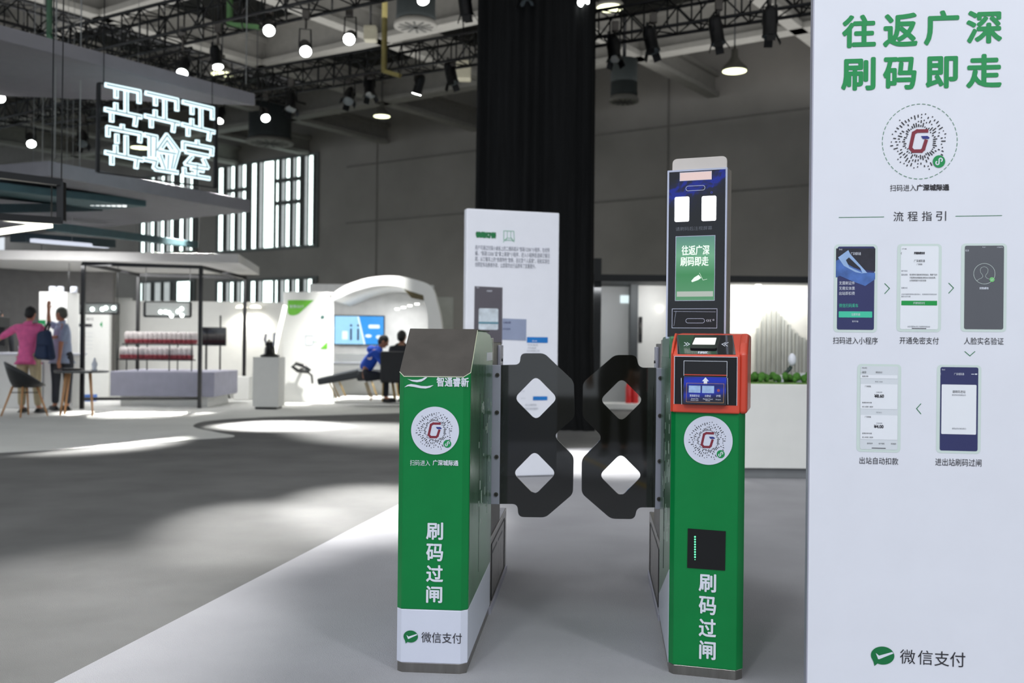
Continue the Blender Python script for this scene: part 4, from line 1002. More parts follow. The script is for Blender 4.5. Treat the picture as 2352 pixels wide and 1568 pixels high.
o2 = hang_bar('light_tube', 'white tube light under the dark teal beam above the canopy', pt(75, 552, 15.4), pt(245, 566, 17.4), .1, .06, mat('tube_white', (214, 220, 236), .4, emit=.8, var=0), cat='tube light')
hang_bar('duct_pipe', 'long thin teal pipe running right above the white canopy', pt(115, 520, 13.5), pt(450, 562, 19.5), .12, .12, teal, cat='pipe')
for k in range(7):
    p = pt(212 + k * 12.3, 472 + k * .5, 14.2); o = MB().lathe([(.03, 0), (.035, .05)], n=12).build('downlight', mat('downlight_glow', (230, 236, 236), .4, emit=1.2, var=0)); o.location = p
    tag(o, 'tiny round downlight under the teal bar, %s of seven from the left' % ('first', 'second', 'third', 'fourth', 'fifth', 'sixth', 'seventh')[k], 'downlight', 'row of seven downlights on the teal bar'); MB().lathe([(.045, .05), (.045, .1)], n=12).build('housing', teal_d, o)
# ------------------------------------------------------------ people
skin = mat('skin', (196, 146, 118), .55, var=.05); skin_d = mat('skin_tan', (168, 118, 92), .55, var=.05)
hair_k = mat('hair_black', (22, 20, 20), .6, var=.3, scale=60); hair_g = mat('hair_grey', (70, 74, 66), .6, var=.25, scale=60)
def skin_mesh(nodes, edges, root, sub=2):
    names = list(nodes); idx = {n: i for i, n in enumerate(names)}
    me = bpy.data.meshes.new('sk'); me.from_pydata([nodes[n][0] for n in names], [(idx[a], idx[b]) for a, b in edges], [])
    o = bpy.data.objects.new('sk', me); C.objects.link(o)
    o.modifiers.new('s', 'SKIN').use_smooth_shade = True
    for n in names:
        v = me.skin_vertices[0].data[idx[n]]; r = nodes[n][1]; v.radius = (r, r) if not isinstance(r, tuple) else r; v.use_root = (n == root)
    sb_ = o.modifiers.new('d', 'SUBSURF'); sb_.levels = sub; sb_.render_levels = sub
    bpy.context.view_layer.update(); dg = bpy.context.evaluated_depsgraph_get()
    m2 = bpy.data.meshes.new_from_object(o.evaluated_get(dg))
    vs = [v.co.copy() for v in m2.vertices]; fs = [tuple(p.vertices) for p in m2.polygons]
    bpy.data.objects.remove(o); bpy.data.meshes.remove(m2); bpy.data.meshes.remove(me)
    return vs, fs
BASE = dict(pelvis=(0, 0, .95), spine=(0, 0, 1.12), chest=(0, 0, 1.32), neck=(0, 0, 1.47), head=(0, .01, 1.60),
            hipL=(-.095, 0, .90), hipR=(.095, 0, .90), kneeL=(-.1, .01, .50), kneeR=(.1, .01, .50), ankL=(-.1, -.01, .09), ankR=(.1, -.01, .09), toeL=(-.11, .13, .035), toeR=(.11, .13, .035),
            shL=(-.185, 0, 1.39), shR=(.185, 0, 1.39), elL=(-.24, -.02, 1.12), elR=(.24, -.02, 1.12), wrL=(-.25, .06, .88), wrR=(.25, .06, .88))
RAD = dict(pelvis=.13, spine=.12, chest=.135, neck=.052, hipL=.09, hipR=.09, kneeL=.06, kneeR=.06, ankL=.04, ankR=.04, toeL=.032, toeR=.032, shL=.058, shR=.058, elL=.042, elR=.042, wrL=.027, wrR=.027)
def person(name_loc, rz, lbl, pose=None, shirt=None, pants=None, shoe=None, hair=hair_k, sk=skin, s=1.0, sleeve=1.0, hairlen=0.0, face=None, heavy=1.0, dz=0.0):
    o = empty('person', name_loc, rz); tag(o, lbl, 'person')
    J = dict(BASE); J.update(pose or {}); J = {k: Vector(v) * s for k, v in J.items()}; R = {k: v * s for k, v in RAD.items()}
    R['spine'] *= heavy; R['pelvis'] *= heavy
    nodes = {k: (J[k], R[k] * (.93 if J['pelvis'].z > .8 * s or k[:3] not in ('hip', 'pel') else .74)) for k in J if k != 'head'}
    up = (J['head'] - J['neck']).normalized(); fw = face or Vector((0, 1, 0)); fw = Vector(fw); fw = (fw - up * fw.dot(up)).normalized(); rt = fw.cross(up)
    nodes['skull'] = (J['neck'] + up * .06 * s, .05 * s)
    ed = [('pelvis', 'spine'), ('spine', 'chest'), ('chest', 'neck'), ('neck', 'skull'), ('pelvis', 'hipL'), ('pelvis', 'hipR'), ('hipL', 'kneeL'), ('hipR', 'kneeR'), ('kneeL', 'ankL'), ('kneeR', 'ankR'), ('ankL', 'toeL'), ('ankR', 'toeR'),
          ('chest', 'shL'), ('chest', 'shR'), ('shL', 'elL'), ('shR', 'elR'), ('elL', 'wrL'), ('elR', 'wrR')]
    for sd in 'LR':
        d = (J['wr' + sd] - J['el' + sd]).normalized(); w_ = J['wr' + sd]; side = d.cross(fw); side = side.normalized() if side.length > .1 else d.cross(up).normalized()
        nm = d.cross(side).normalized(); pm = 'palm' + sd; nodes[pm] = (w_ + d * .05 * s, .030 * s); ed.append(('wr' + sd, pm))
        for k, (off, ln) in enumerate(((-.030, .070), (-.010, .082), (.010, .078), (.029, .062))):
            a = 'f%s%d' % (sd, k); b = a + 'b'
            nodes[a] = (w_ + d * .095 * s + side * off * s, .0095 * s); nodes[b] = (w_ + d * (.095 + ln) * s + side * off * 1.3 * s + nm * .018 * s, .0085 * s); ed += [(pm, a), (a, b)]
        nodes['t' + sd] = (w_ + d * .06 * s - side * .042 * s, .0105 * s); nodes['t' + sd + 'b'] = (w_ + d * .105 * s - side * .062 * s + nm * .01 * s, .009 * s); ed += [(pm, 't' + sd), ('t' + sd, 't' + sd + 'b')]
    mb = MB(); mb.add(*skin_mesh(nodes, ed, 'pelvis'), True)
    hm = Matrix.Translation(J['head']) @ Matrix((( rt.x, fw.x, up.x, 0), (rt.y, fw.y, up.y, 0), (rt.z, fw.z, up.z, 0), (0, 0, 0, 1)))
    h = MB(); h.ball((0, 0, .01 * s), (.074 * s, .092 * s, .108 * s), 20, 14); h.ball((0, .045 * s, -.055 * s), (.052 * s, .045 * s, .048 * s)); h.ball((0, .092 * s, -.01 * s), (.012 * s, .02 * s, .024 * s), 8, 6)
    for q in (-1, 1): h.ball((q * .076 * s, -.005 * s, 0), (.012 * s, .022 * s, .032 * s), 8, 6)
    h.xf(hm); mb.add(h.v, h.f, True); mb.build('body', sk, o)
    e = MB()
    for q in (-1, 1): e.ball((q * .03 * s, .082 * s, .012 * s), (.012 * s, .008 * s, .006 * s), 8, 6)
    e.xf(hm).build('eyes', black, o)
    m_ = MB().ball((0, .086 * s, -.052 * s), (.022 * s, .008 * s, .005 * s), 8, 6).xf(hm).build('mouth', mat('lips', (150, 84, 78), .5), o)
    hb = MB(); hb.ball((0, -.014 * s, .032 * s), (.084 * s, .094 * s, .098 * s), 20, 14); hb.ball((0, -.04 * s, -.01 * s - hairlen), (.076 * s, .066 * s, .075 * s + hairlen)); hb.xf(hm).build('hair', hair, o)
    if shirt:
        n2 = {k: (J[k], R[k] * 1.10 + .008) for k in ('pelvis', 'spine', 'chest', 'shL', 'shR', 'elL', 'elR')}
        n2['pelvis'] = (J['pelvis'], R['pelvis'] * 1.24); n2['hem'] = (J['pelvis'] - (J['spine'] - J['pelvis']) * (.2 if J['pelvis'].z > .8 * s else .06), R['pelvis'] * (1.12 if J['pelvis'].z > .8 * s else .95)); n2['yoke'] = (J['chest'].lerp(J['neck'], .55), R['chest'] * .86); n2['col'] = (J['neck'] + (J['neck'] - J['chest']).normalized() * .035, R['neck'] * 1.4)
        e2 = [('hem', 'pelvis'), ('pelvis', 'spine'), ('spine', 'chest'), ('chest', 'yoke'), ('yoke', 'col'), ('chest', 'shL'), ('chest', 'shR'), ('shL', 'elL'), ('shR', 'elR')]
        if sleeve > .3:
            for sd in 'LR': n2['cu' + sd] = (J['el' + sd].lerp(J['wr' + sd], sleeve - .02), .040 * s); e2.append(('el' + sd, 'cu' + sd))
        if J['pelvis'].z < .8 * s:
            n2.pop('hem'); e2 = e2[1:]; n2['pelvis'] = (J['pelvis'].lerp(J['spine'], .3), R['pelvis'] * 1.05)
        MB().add(*skin_mesh(n2, e2, 'pelvis'), True).build('shirt', shirt, o)
    if pants:
        n3 = {k: (J[k], R[k] * 1.12 + .006) for k in ('pelvis', 'kneeL', 'kneeR')}; n3['pelvis'] = (J['pelvis'], R['pelvis'] * 1.14); n3['waist'] = (J['pelvis'].lerp(J['spine'], .7), R['spine'] * (1.06 if J['pelvis'].z > .8 * s else 1.0))
        for sd in 'LR': n3['hip' + sd] = (J['hip' + sd].lerp(J['knee' + sd], .12), R['hip' + sd] * 1.3)
        for sd in 'LR': n3['cu' + sd] = (J['ank' + sd] + (J['knee' + sd] - J['ank' + sd]) * .04, .058 * s)
        MB().add(*skin_mesh(n3, [('waist', 'pelvis'), ('pelvis', 'hipL'), ('pelvis', 'hipR'), ('hipL', 'kneeL'), ('hipR', 'kneeR'), ('kneeL', 'cuL'), ('kneeR', 'cuR')], 'pelvis'), True).build('trousers', pants, o)
    for sd in 'LR':
        a, b = J['ank' + sd], J['toe' + sd]; d = (b - a); d.z = 0; d.normalize(); c = (a + b) / 2
        sh = MB(); yw = math.atan2(-d.x, d.y); sh.ball((0, 0, 0), (.047 * s, .135 * s, .045 * s), 12, 8); sh.box(-.045 * s, .045 * s, -.12 * s, .12 * s, -.035 * s, -.015 * s)
        sh.xf(Matrix.Translation((c.x, c.y, max(.036, min(a.z, b.z) + .01) * s)) @ Matrix.Rotation(yw, 4, 'Z')).build('shoe', shoe or black, o, .004)
    return o
def at0(px, py): g = gnd(px, py); return (g.x, g.y, .008)
pink = mat('pink_shirt', (232, 104, 160), .8, var=.12, scale=14, bump=.3, bscale=30); khaki = mat('khaki', (172, 158, 128), .85, var=.08)
sky = mat('pale_blue_shirt', (152, 164, 190), .8, var=.08, scale=14, bump=.3, bscale=30); navyt = mat('dark_trousers', (28, 32, 42), .85)
blueh = mat('royal_blue_hoodie', (28, 76, 184), .8, var=.1, bump=.3, bscale=25); darkc = mat('charcoal_cloth', (42, 44, 50), .85)
S = .98
g1 = at0(64, 949)
p1 = person(g1, .0, 'person in a pink shirt and khaki trousers with both arms spread, seen from behind', dict(elL=(-.42, .02, 1.25), wrL=(-.62, .05, 1.10), elR=(.24, .2, 1.22), wrR=(.26, .42, 1.24), kneeR=(.13, .01, .5), ankR=(.17, 0, .09), toeR=(.2, .12, .035), head=(.01, .03, 1.605)), pink, khaki, black, hair_k, skin, S, .35)
# backpack hangs from his shoulder
b = empty('backpack', (g1[0] + .33, g1[1] - .16, .0), -.35); tag(b, 'navy blue backpack hanging behind the person in pink', 'backpack')
navy = mat('navy_nylon', (24, 44, 78), .7, var=.2, scale=8)
MB().hull8([(-.13, -.10, .86), (.20, -.10, .84), (.22, .06, .86), (-.12, .07, .88)], [(-.12, -.07, 1.30), (.1, -.07, 1.34), (.1, .06, 1.34), (-.12, .06, 1.30)]).build('bag', navy, b, .06, 4)
MB().hull8([(-.08, -.15, .90), (.16, -.15, .88), (.17, -.08, .88), (-.08, -.08, .90)], [(-.06, -.12, 1.08), (.13, -.12, 1.08), (.13, -.08, 1.1), (-.06, -.08, 1.1)]).build('front_pocket', navy, b, .03, 3)
MB().tube([(-.05, .05, 1.32), (-.03, .10, 1.46), (-.1, .2, 1.42), (-.12, .1, 1.1), (-.1, .06, .95)], .018, 6).build('strap', black, b)
g2 = at0(141, 944)
p2 = person(g2, .0, 'person in a pale blue shirt and dark trousers raising one hand', dict(head=(-.03, .02, 1.60), elL=(-.25, .05, 1.46), wrL=(-.27, .08, 1.66), elR=(.08, -.22, 1.13), wrR=(.05, -.2, .88), shL=(-.12, .12, 1.38), shR=(.1, -.12, 1.38),
                        toeL=(-.18, .05, .035), toeR=(.0, .05, .035)), sky, navyt, black, hair_g, skin_d, S * 1.01, .1, face=(-1, .25, 0))
g3 = at0(-8, 935); g3 = (g3[0] * 1.08, g3[1] * 1.08, .008)
person(g3, .3, 'person in dark clothes cut off by the left picture edge behind the counter', {}, darkc, navyt, black, hair_k, skin, 1.0, .95)
# person seated behind the white counter, only face visible
SEAT = dict(pelvis=(0, 0, .52), spine=(0, .02, .70), chest=(0, .03, .90), neck=(0, .04, 1.05), head=(0, .06, 1.18), hipL=(-.1, .03, .50), hipR=(.1, .03, .50), kneeL=(-.12, .42, .50), kneeR=(.12, .42, .50), ankL=(-.12, .42, .09), ankR=(.12, .42, .09), toeL=(-.12, .56, .035), toeR=(.12, .56, .035),
            shL=(-.18, .03, .97), shR=(.18, .03, .97), elL=(-.23, .1, .74), elR=(.23, .1, .74), wrL=(-.15, .32, .70), wrR=(.15, .32, .70))
g4 = gnd(117, 928); person((g4.x, g4.y + .6, .008), math.pi * .8, 'person sitting behind the white counter, face just visible between the two standing men', SEAT, mat('white_shirt', (210, 212, 216), .8), navyt, black, hair_k, skin_d, 1.0, .9)

# ------------------------------------------------------------ left stand
def booth(name, lbl, cat): o = empty(name); tag(o, lbl, cat); return o
def mk_at(px, py, rz=0.0): g = gnd(px, py); return Vector((g.x, g.y, .008)), rz
wood = mat('beech_legs', (196, 146, 98), .5, var=.12, scale=10, stretch=(4, 4, .6))
# counter in front of the men
cg0, cg1 = gnd(-120, 944), gnd(136, 944); cy = cg0.y
o = empty('counter', (cg1.x, cy, .008)); tag(o, 'white reception counter behind the black chair at left', 'counter')
MB().box(-2.6, 0, .75, 1.25, 0, .90).build('cabinet', slab_l if False else white2, o, .01)
MB().box(-2.62, .02, .72, 1.27, .90, .94).build('worktop', white, o, .006)
mb = MB(); mb.box(-.5, -.49, .74, .75, .08, .78); mb.box(-.9, -.89, .74, .75, .08, .78); mb.box(-.9, -.49, .74, .75, .77, .78); mb.build('door_gap', ink_grey, o)
# items on the counter
m_ = empty('coffee_machine', (cg1.x - 1.55, cy + 1.0, .948)); tag(m_, 'dark coffee machine on the white counter at the left edge', 'coffee machine')
MB().box(-.3, .25, -.18, .18, 0, .12).box(-.3, .25, .02, .18, .1, .55).box(-.32, .27, -.2, .18, .42, .62).build('casing', black, m_, .02); MB().lathe([(.05, 0), (.07, .1), (.07, .2)], (-.02, -.1, .13), 14).build('jug', alu, m_)
for k, x in enumerate((-.95, -.85, -.76)):
    c_ = MB().lathe([(.028, 0), (.036, .11), (.034, .11), (.026, .01)], n=14).build('cup', ink_white); c_.location = (cg1.x + x, cy + .88 + .04 * k, .948); tag(c_, ('leftmost', 'middle', 'rightmost')[k] + ' of three small pale cups on the white counter', 'cup', 'cups on the counter')
# black tub chair
g = gnd(60, 956); o = empty('tub_chair', (g.x, g.y - .05, .008), -.5); tag(o, 'black tub chair with four beech legs in front of the white counter', 'chair')
def tubshell():
    n = 28; vs = []; rows = []
    for j, (t) in enumerate((0, .25, .5, .75, 1)):
        row = []
        for k in range(n):
            a = 2 * math.pi * k / n; back = .5 - .5 * math.cos(a)  # 0 at front (a=0), 1 at the back
            top = .46 + .36 * (back ** .9); r = .17 + (.31 - .17) * (t ** .7); z = .44 + (top - .44) * t
            row.append((r * math.sin(a) * 1.02, -r * math.cos(a) * .95, z))
        rows.append(row)
    inner = [[(x * .88, y * .88, max(.47, z)) for x, y, z in r] for r in rows[::-1]]
    allr = rows + [[(x * .94, y * .94, z + .012) for x, y, z in rows[-1]]] + inner; vs = [p for r in allr for p in r]
    fs = [(i * n + k, i * n + (k + 1) % n, (i + 1) * n + (k + 1) % n, (i + 1) * n + k) for i in range(len(allr) - 1) for k in range(n)]
    fs += [tuple(range(n))[::-1], tuple(range((len(allr) - 1) * n, len(allr) * n))]; return vs, fs
MB().add(*tubshell(), True).xf(Matrix.Rotation(2.6, 4, 'Z')).build('seat', mat('black_leather', (26, 28, 30), .45, var=.1, bump=.2, bscale=30), o)
for sx in (-1, 1):
    for sy in (-1, 1): MB().tube([(sx * .12, sy * .12, .45), (sx * .23, sy * .23, 0)], [.018, .012], 8).build('leg', wood, o)
MB().tube([(-.15, -.15, .36), (.15, .15, .36)], .007, 6).tube([(.15, -.15, .36), (-.15, .15, .36)], .007, 6).build('wire_brace', blackm, o)
# round table
g = gnd(180, 955); o = empty('round_table', (g.x, g.y + .1, .008)); tag(o, 'small round table with dark top and three splayed beech legs', 'table')
hT = .66
MB().lathe([(.38, 0), (.40, .012), (.40, .03), (.38, .036)], (0, 0, hT), 36).build('tabletop', mat('table_dark', (60, 66, 68), .3, coat=.4), o)
for a in (2.9, 3.7, 5.7):
    MB().tube([(.22 * math.cos(a), .22 * math.sin(a), hT), (.30 * math.cos(a), .30 * math.sin(a), 0)], [.026, .014], 8).build('leg', wood, o)
d_ = MB().lathe([(.14, 0), (.16, .02), (.15, .03)], n=24).build('plate', black); d_.location = (g.x - .15, g.y + .1, .008 + hT + .036); tag(d_, 'black round tray on the left half of the round table', 'tray')
c_ = MB().lathe([(.05, 0), (.03, .03), (.045, .1), (.02, .16), (.012, .2)], n=14).build('bottle', ink_white); c_.location = (g.x + .22, g.y + .05, .008 + hT + .036); tag(c_, 'small white bottle standing on the right of the round table', 'bottle')
# bin / dark panel between counter and stand
# grey partition wall, white column with green sign, white text wall
g = gnd(45, 928); part = MB().box(g.x - 3.2, g.x + .46, g.y + 3, g.y + 3.15, .008, 2.72).build('partition', mat('partition_grey', (104, 102, 100), .8, var=.08)); tag(part, 'plain dark grey partition behind the person in pink', 'partition')
def wall_px(name, lbl, x0, x1, ytop, Y, m, th=.12, z0=.008, cat='wall panel', ybot=None):
    a, b = pt(x0, ytop, Y), pt(x1, ytop, Y); zt_ = (a.z + b.z) / 2; zb_ = z0 if ybot is None else pt((x0 + x1) / 2, ybot, Y).z
    o = MB().box(0, b.x - a.x, 0, th, zb_, zt_).build(name, m, None, .004); o.location = (a.x, Y, 0); tag(o, lbl, cat); return o, a.x, b.x - a.x, zt_
o, x_, w_, z_ = wall_px('display_column', 'white boxy column with green sign left of the man raising his hand', 90, 154, 670, 17.55, white2, .5)
a = pt(90, 735, 17.55); b = pt(104, 790, 17.55)
MB().box(.0, .12, -.02, -.001, b.z, a.z).build('green_sign', ink_dkgreen, o); lettering('sign_text', [('出', (.02, .1, a.z - .17, a.z - .06)), ('口', (.02, .1, a.z - .3, a.z - .2))], ink_white, o, -.022)
for k in range(3):
    c_ = MB().lathe([(.06, 0), (.06, .09), (.05, .11)], n=16).build('jar', ink_white); c_.location = (x_ + .12 + .14 * k + (.1 if k == 2 else 0), 17.8, z_); tag(c_, ('first', 'second', 'third')[k] + ' small white jar from the left on top of the white column', 'jar', 'jars on the white column')
WY = 20.5
o, x_, w_, z_ = wall_px('display_wall', 'white wall with a line of black lettering behind the man in pale blue', 100, 252, 716, WY, white2)
L0 = pt(112, 0, WY).x - x_; zz = pt(180, 748, WY).z
Bx = lambda X0, Y0, X1, Y1, YY, xo: (pt(X0, 0, YY).x - xo, pt(X1, 0, YY).x - xo, pt(X0, Y1, YY).z, pt(X0, Y0, YY).z)
mb = MB()
text_to(mb, '智慧出行一码通行体验展区', Bx(116, 742, 222, 750, WY, x_), -.003, .012); text_to(mb, '展区介绍', Bx(207, 729, 223, 736, WY, x_), -.003)
mb.build('wall_text', ink_black, o)
mb = MB()
for k, yy_ in enumerate((762, 771, 780, 789, 798)): text_to(mb, '扫码乘车无感支付便捷出行服务体验', Bx(150, yy_, 222, yy_ + 3.5, WY, x_), -.003)
mb.build('faint_text', mat('faint_grey', (196, 198, 200), .6), o)
MB().add([(v[0], -.003, v[1]) for v in ([(pt(229, 745, WY).x - x_, pt(229, 745, WY).z), (pt(235, 738, WY).x - x_, pt(235, 738, WY).z), (pt(235, 752, WY).x - x_, pt(235, 752, WY).z)])], [(0, 1, 2)]).build('green_triangle', ink_green, o)
wall_px('display_wall', 'white wall behind the rack of striped tubs and the black screen', 275, 652, 692, 22.0, white2)
wall_px('display_wall', 'short white return wall above the text wall', 176, 300, 683, 22.6, white2, .12)
# lights on that wall
for k, (px, py) in enumerate(((555, 707), (587, 707))):
    p = pt(px, py, 21.8); o = MB().lathe([(.13, 0), (.1, .05), (.02, .07)], n=16).build('wall_downlight', mat('warm_lens', (255, 250, 232), .3, emit=2, var=0)); o.location = p
    tag(o, ('left', 'right')[k] + ' small round downlight at the top of the white wall beside the glowing tube', 'downlight', 'downlights on the white wall'); MB().bar((0, 0, .05), (0, .2, .05), .03).build('bracket', blackm, o)
    lamp('wall_light', (p.x, p.y - .1, p.z - .05), (p.x, p.y + .3, .6), 22, .05, 130, .8, (1, .97, .88))
# black post frame of the stand
fz = 2.46; P0 = gnd(188, 940); P1_ = gnd(458, 938); P2_ = gnd(503, 930)
o = empty('post_frame', (P0.x, P0.y, .008)); tag(o, 'slim black metal post frame standing under the white canopy', 'metal frame')
A0 = Vector((0, 0, 0)); A1 = Vector((P1_.x - P0.x, P1_.y - P0.y, 0)); dpt = 2.8
A2 = A1 + Vector((.02, dpt, 0)); A3 = A0 + Vector((-.12, dpt, 0)); U = Vector((0, 0, fz))
for q in (A0, A1, A2, A3): MB().bar(q, q + U, .06).build('post', black, o)
for p_, q in ((A0, A1), (A1, A2), (A2, A3), (A3, A0)): MB().bar(p_ + U, q + U, .06).build('top_rail', black, o)
MB().bar(A0 + Vector((0, 0, .17)), A1 + Vector((0, 0, .17)), .05).build('bottom_rail', black, o)
# grey plinth
pl = empty('display_plinth', (P0.x + .5, P0.y + .8, .008)); tag(pl, 'long low lavender grey plinth inside the black post frame', 'plinth')
ex = pt(492, 900, P0.y + .8).x - (P0.x + .5)
MB().box(-.35, ex, 0, 1.5, .18, .62).build('plinth_body', mat('lavender_grey', (166, 166, 182), .7), pl, .01); MB().box(-.2, ex - .15, .1, 1.4, 0, .18).build('plinth_base', white2, pl)
# tub rack: wire rack on the plinth with two tiers of striped tubs
RX0 = pt(266, 850, P0.y + 1.1).x; RX1 = pt(438, 850, P0.y + 1.1).x; RY = P0.y + 1.35; RZ = .628
rk = empty('wire_rack', (RX0, RY, RZ)); tag(rk, 'black wire rack with two shelves on the grey plinth', 'rack'); RW = RX1 - RX0
for x in (0, RW * .28, RW * .7, RW):
    for y in (-.2, .25): MB().tube([(x, y, 0), (x, y, .5 if y < 0 else .72)], .012, 6).build('rack_leg', black, rk)
for (z, y) in ((.2, -.2), (.2, .02), (.48, .04), (.48, .25)): MB().tube([(0, y, z), (RW, y, z)], .012, 6).build('rack_rail', black, rk)
red_p = mat('tub_red', (150, 62, 70), .5, var=.1); 
def tub(x, y, z):
    t = MB().lathe([(.05, 0), (.055, .075), (.055, .078)], n=14).build('tub', red_p); MB().lathe([(.0552, .078), (.057, .16), (.05, .2), (.035, .215)], n=14).build('tub_lid', mat('tub_white', (216, 208, 206), .5), t); t.location = (x, y, z); return t
t0 = tub(0, 0, 0); k = 0; N = 15
for tier, (z, y) in enumerate(((RZ + .214, RY - .09), (RZ + .494, RY + .14))):
    for i in range(N):
        t = t0 if k == 0 else copy_tree(t0); k += 1; t.location = (RX0 + .06 + (RW - .12) * i / (N - 1), y, z)
        od = ['first', 'second', 'third', 'fourth', 'fifth', 'sixth', 'seventh', 'eighth', 'ninth', 'tenth', 'eleventh', 'twelfth', 'thirteenth', 'fourteenth', 'last'][i]
        tag(t, 'red and white tub, %s from left in the %s row of the rack' % (od, ('lower', 'upper')[tier]), 'tub', 'striped tubs on the wire rack')
# hanging glass light troughs
tg = bpy.data.materials.new('clear_glass'); tg.use_nodes = True; nt = tg.node_tree; g_ = nt.nodes['Principled BSDF']; g_.inputs['Base Color'].default_value = (.3, .33, .33, 1); g_.inputs['Roughness'].default_value = .1
t_ = nt.nodes.new('ShaderNodeBsdfTransparent'); m_x = nt.nodes.new('ShaderNodeMixShader'); m_x.inputs[0].default_value = .72; nt.links.new(g_.outputs[0], m_x.inputs[1]); nt.links.new(t_.outputs[0], m_x.inputs[2]); nt.links.new(m_x.outputs[0], nt.nodes['Material Output'].inputs[0])
bulb = mat('bulb_glow', (240, 255, 250), .3, emit=4, var=0)
def trough(x0, y0, x1, y1, Y, bulbs, lbl):
    a, b = pt(x0, y0, Y), pt(x1, y1, Y); o = empty('hanging_light_case', ((a.x + b.x) / 2, Y, b.z)); tag(o, lbl, 'hanging light'); w2 = (b.x - a.x) / 2; h = a.z - b.z
    MB().box(-w2, w2, -.01, .01, 0, h).build('glass_front', tg, o)
    mb = MB(); mb.box(-w2, w2, -.02, .02, -.02, .015); mb.box(-w2, w2, -.02, .02, h, h + .02); mb.box(-w2 - .015, -w2 + .02, -.02, .02, 0, h); mb.box(w2 - .02, w2 + .015, -.02, .02, 0, h); mb.build('case_frame', blackm, o)
    mb = MB()
    for x in (-w2 + .02, w2 - .02): mb.tube([(x, 0, h), (x, 0, 2.6 - b.z)], .006, 5)
    mb.build('suspension_wire', blackm, o)
    for (px, py) in bulbs:
        q = pt(px, py, Y - .06); MB().ball((q.x - o.location.x, -.06, q.z - b.z), .038, 12, 8).build('bulb', bulb, o)
trough(155, 697, 272, 720, 18.6, ((212, 710), (235, 710), (243, 707), (261, 707)), 'dark hanging light case with four bulbs at the left of the stand')
trough(332, 694, 438, 727, 18.6, ((369, 716), (380, 716), (388, 718), (409, 715), (417, 709), (418, 724), (394, 725)), 'glass hanging light case with seven bulbs in the middle of the stand')
lamp('stand_fill', (pt(330, 0, 18.8).x, 18.8, 2.5), (pt(330, 0, 18.8).x, 19.3, 0), 75, (4, .6), kind='AREA')  # fill areas added to brighten the left stands and the right-hand walls
lamp('stand_fill', (pt(130, 0, 17).x, 16.9, 2.55), (pt(150, 0, 18).x, 18.5, 0), 35, (2, .6), kind='AREA')
lamp('stand_fill', (pt(1600, 0, 18).x, 17.75, 2.25), (pt(1600, 0, 18).x, 18.9, .9), 48, (4.5, .3), kind='AREA')
# black screen on tripod
g = gnd(482, 918); YS = 20.3; x_ = pt(482, 0, YS).x; o = empty('tripod_screen', (x_, YS, .008)); tag(o, 'black flat screen on a tripod stand beside the frame post', 'screen')
a, b = pt(466, 752, YS), pt(520, 795, YS)
MB().box(a.x - x_, b.x - x_, -.04, .02, b.z, a.z).build('display', blackg, o, .01); MB().tube([(0, .03, .35), (0, .03, a.z + .0)], .022, 8).build('pole', blackm, o)
for q in (-2.2, -.9, .5): MB().tube([(0, .03, .5), (.32 * math.cos(q), .03 + .32 * math.sin(q), 0)], .014, 6).build('leg', blackm, o)
o = empty('tripod_stand', (pt(505, 0, YS).x, YS + .3, .008)); tag(o, 'second black tripod stand right of the tripod screen', 'tripod')
for q in (-2.2, -.7, 1.2): MB().tube([(0, 0, .5), (.36 * math.cos(q), .36 * math.sin(q), 0)], .014, 6).build('leg', blackm, o)
MB().tube([(0, 0, .45), (0, 0, 1.7)], .018, 8).build('pole', blackm, o)
# white storage cubes
for k, (xa, xb_, yt, Y, l) in enumerate(((493, 512, 862, 20.0, 'white box half hidden behind the thin frame post'), (518, 548, 866, 20.6, 'small white box, middle of the three beside the pedestal'), (537, 573, 864, 19.9, 'white cube nearest the tall white pedestal'))):
    a, b = pt(xa, yt, Y), pt(xb_, yt, Y); o = MB().box(0, b.x - a.x, 0, .4, 0, a.z - .008).build('storage_box', white2, None, .015); o.location = (a.x, Y, .008); tag(o, l, 'box', 'white boxes by the wall')
# white pedestal with black appliance
g = gnd(609, 941); gl_, gr_ = gnd(578, 941), gnd(640, 941); wd = gr_.x - gl_.x; zt_ = pt(609, 820, g.y).z
o = empty('pedestal', (g.x, g.y, .008)); tag(o, 'tall white display pedestal beside the leaning light tube', 'pedestal')
MB().box(-wd / 2, wd / 2, 0, .5, .04, zt_ - .008).build('pedestal_body', white2, o, .006); MB().box(-wd / 2 + .04, wd / 2 - .04, .04, .46, 0, .04).build('plinth', black, o)
o = empty('vacuum_cleaner', (g.x + .01, g.y + .25, zt_)); tag(o, 'black upright appliance with two handles on the white pedestal', 'appliance')
MB().lathe([(.16, 0), (.17, .03), (.1, .06), (.09, .16), (.05, .22), (.06, .26)], n=18).build('base', black, o); MB().tube([(-.05, 0, .2), (-.09, 0, .3), (-.07, 0, .4)], .022, 8).build('handle', alu, o); MB().tube([(.05, 0, .05), (.07, 0, .25), (.08, 0, .42)], .025, 8).build('wand', ink_white, o); MB().tube([(-.06, -.04, .2), (0, -.06, .3), (.05, -.03, .22)], .018, 8).build('hose', black, o)
# leaning light tube
Yt = 18.9; a, b = pt(655, 702, Yt), pt(628, 818, Yt - .3); o = empty('led_tube', b); tag(o, 'bright white LED tube leaning between pedestal and curved pod', 'LED light')
MB().tube([(0, 0, 0), a - b], .04, 10).build('tube_glow', glow, o); MB().tube([(0, .05, 0), (0.0, .12, -b.z + .008)], .012, 6).build('foot_rod', alu, o)
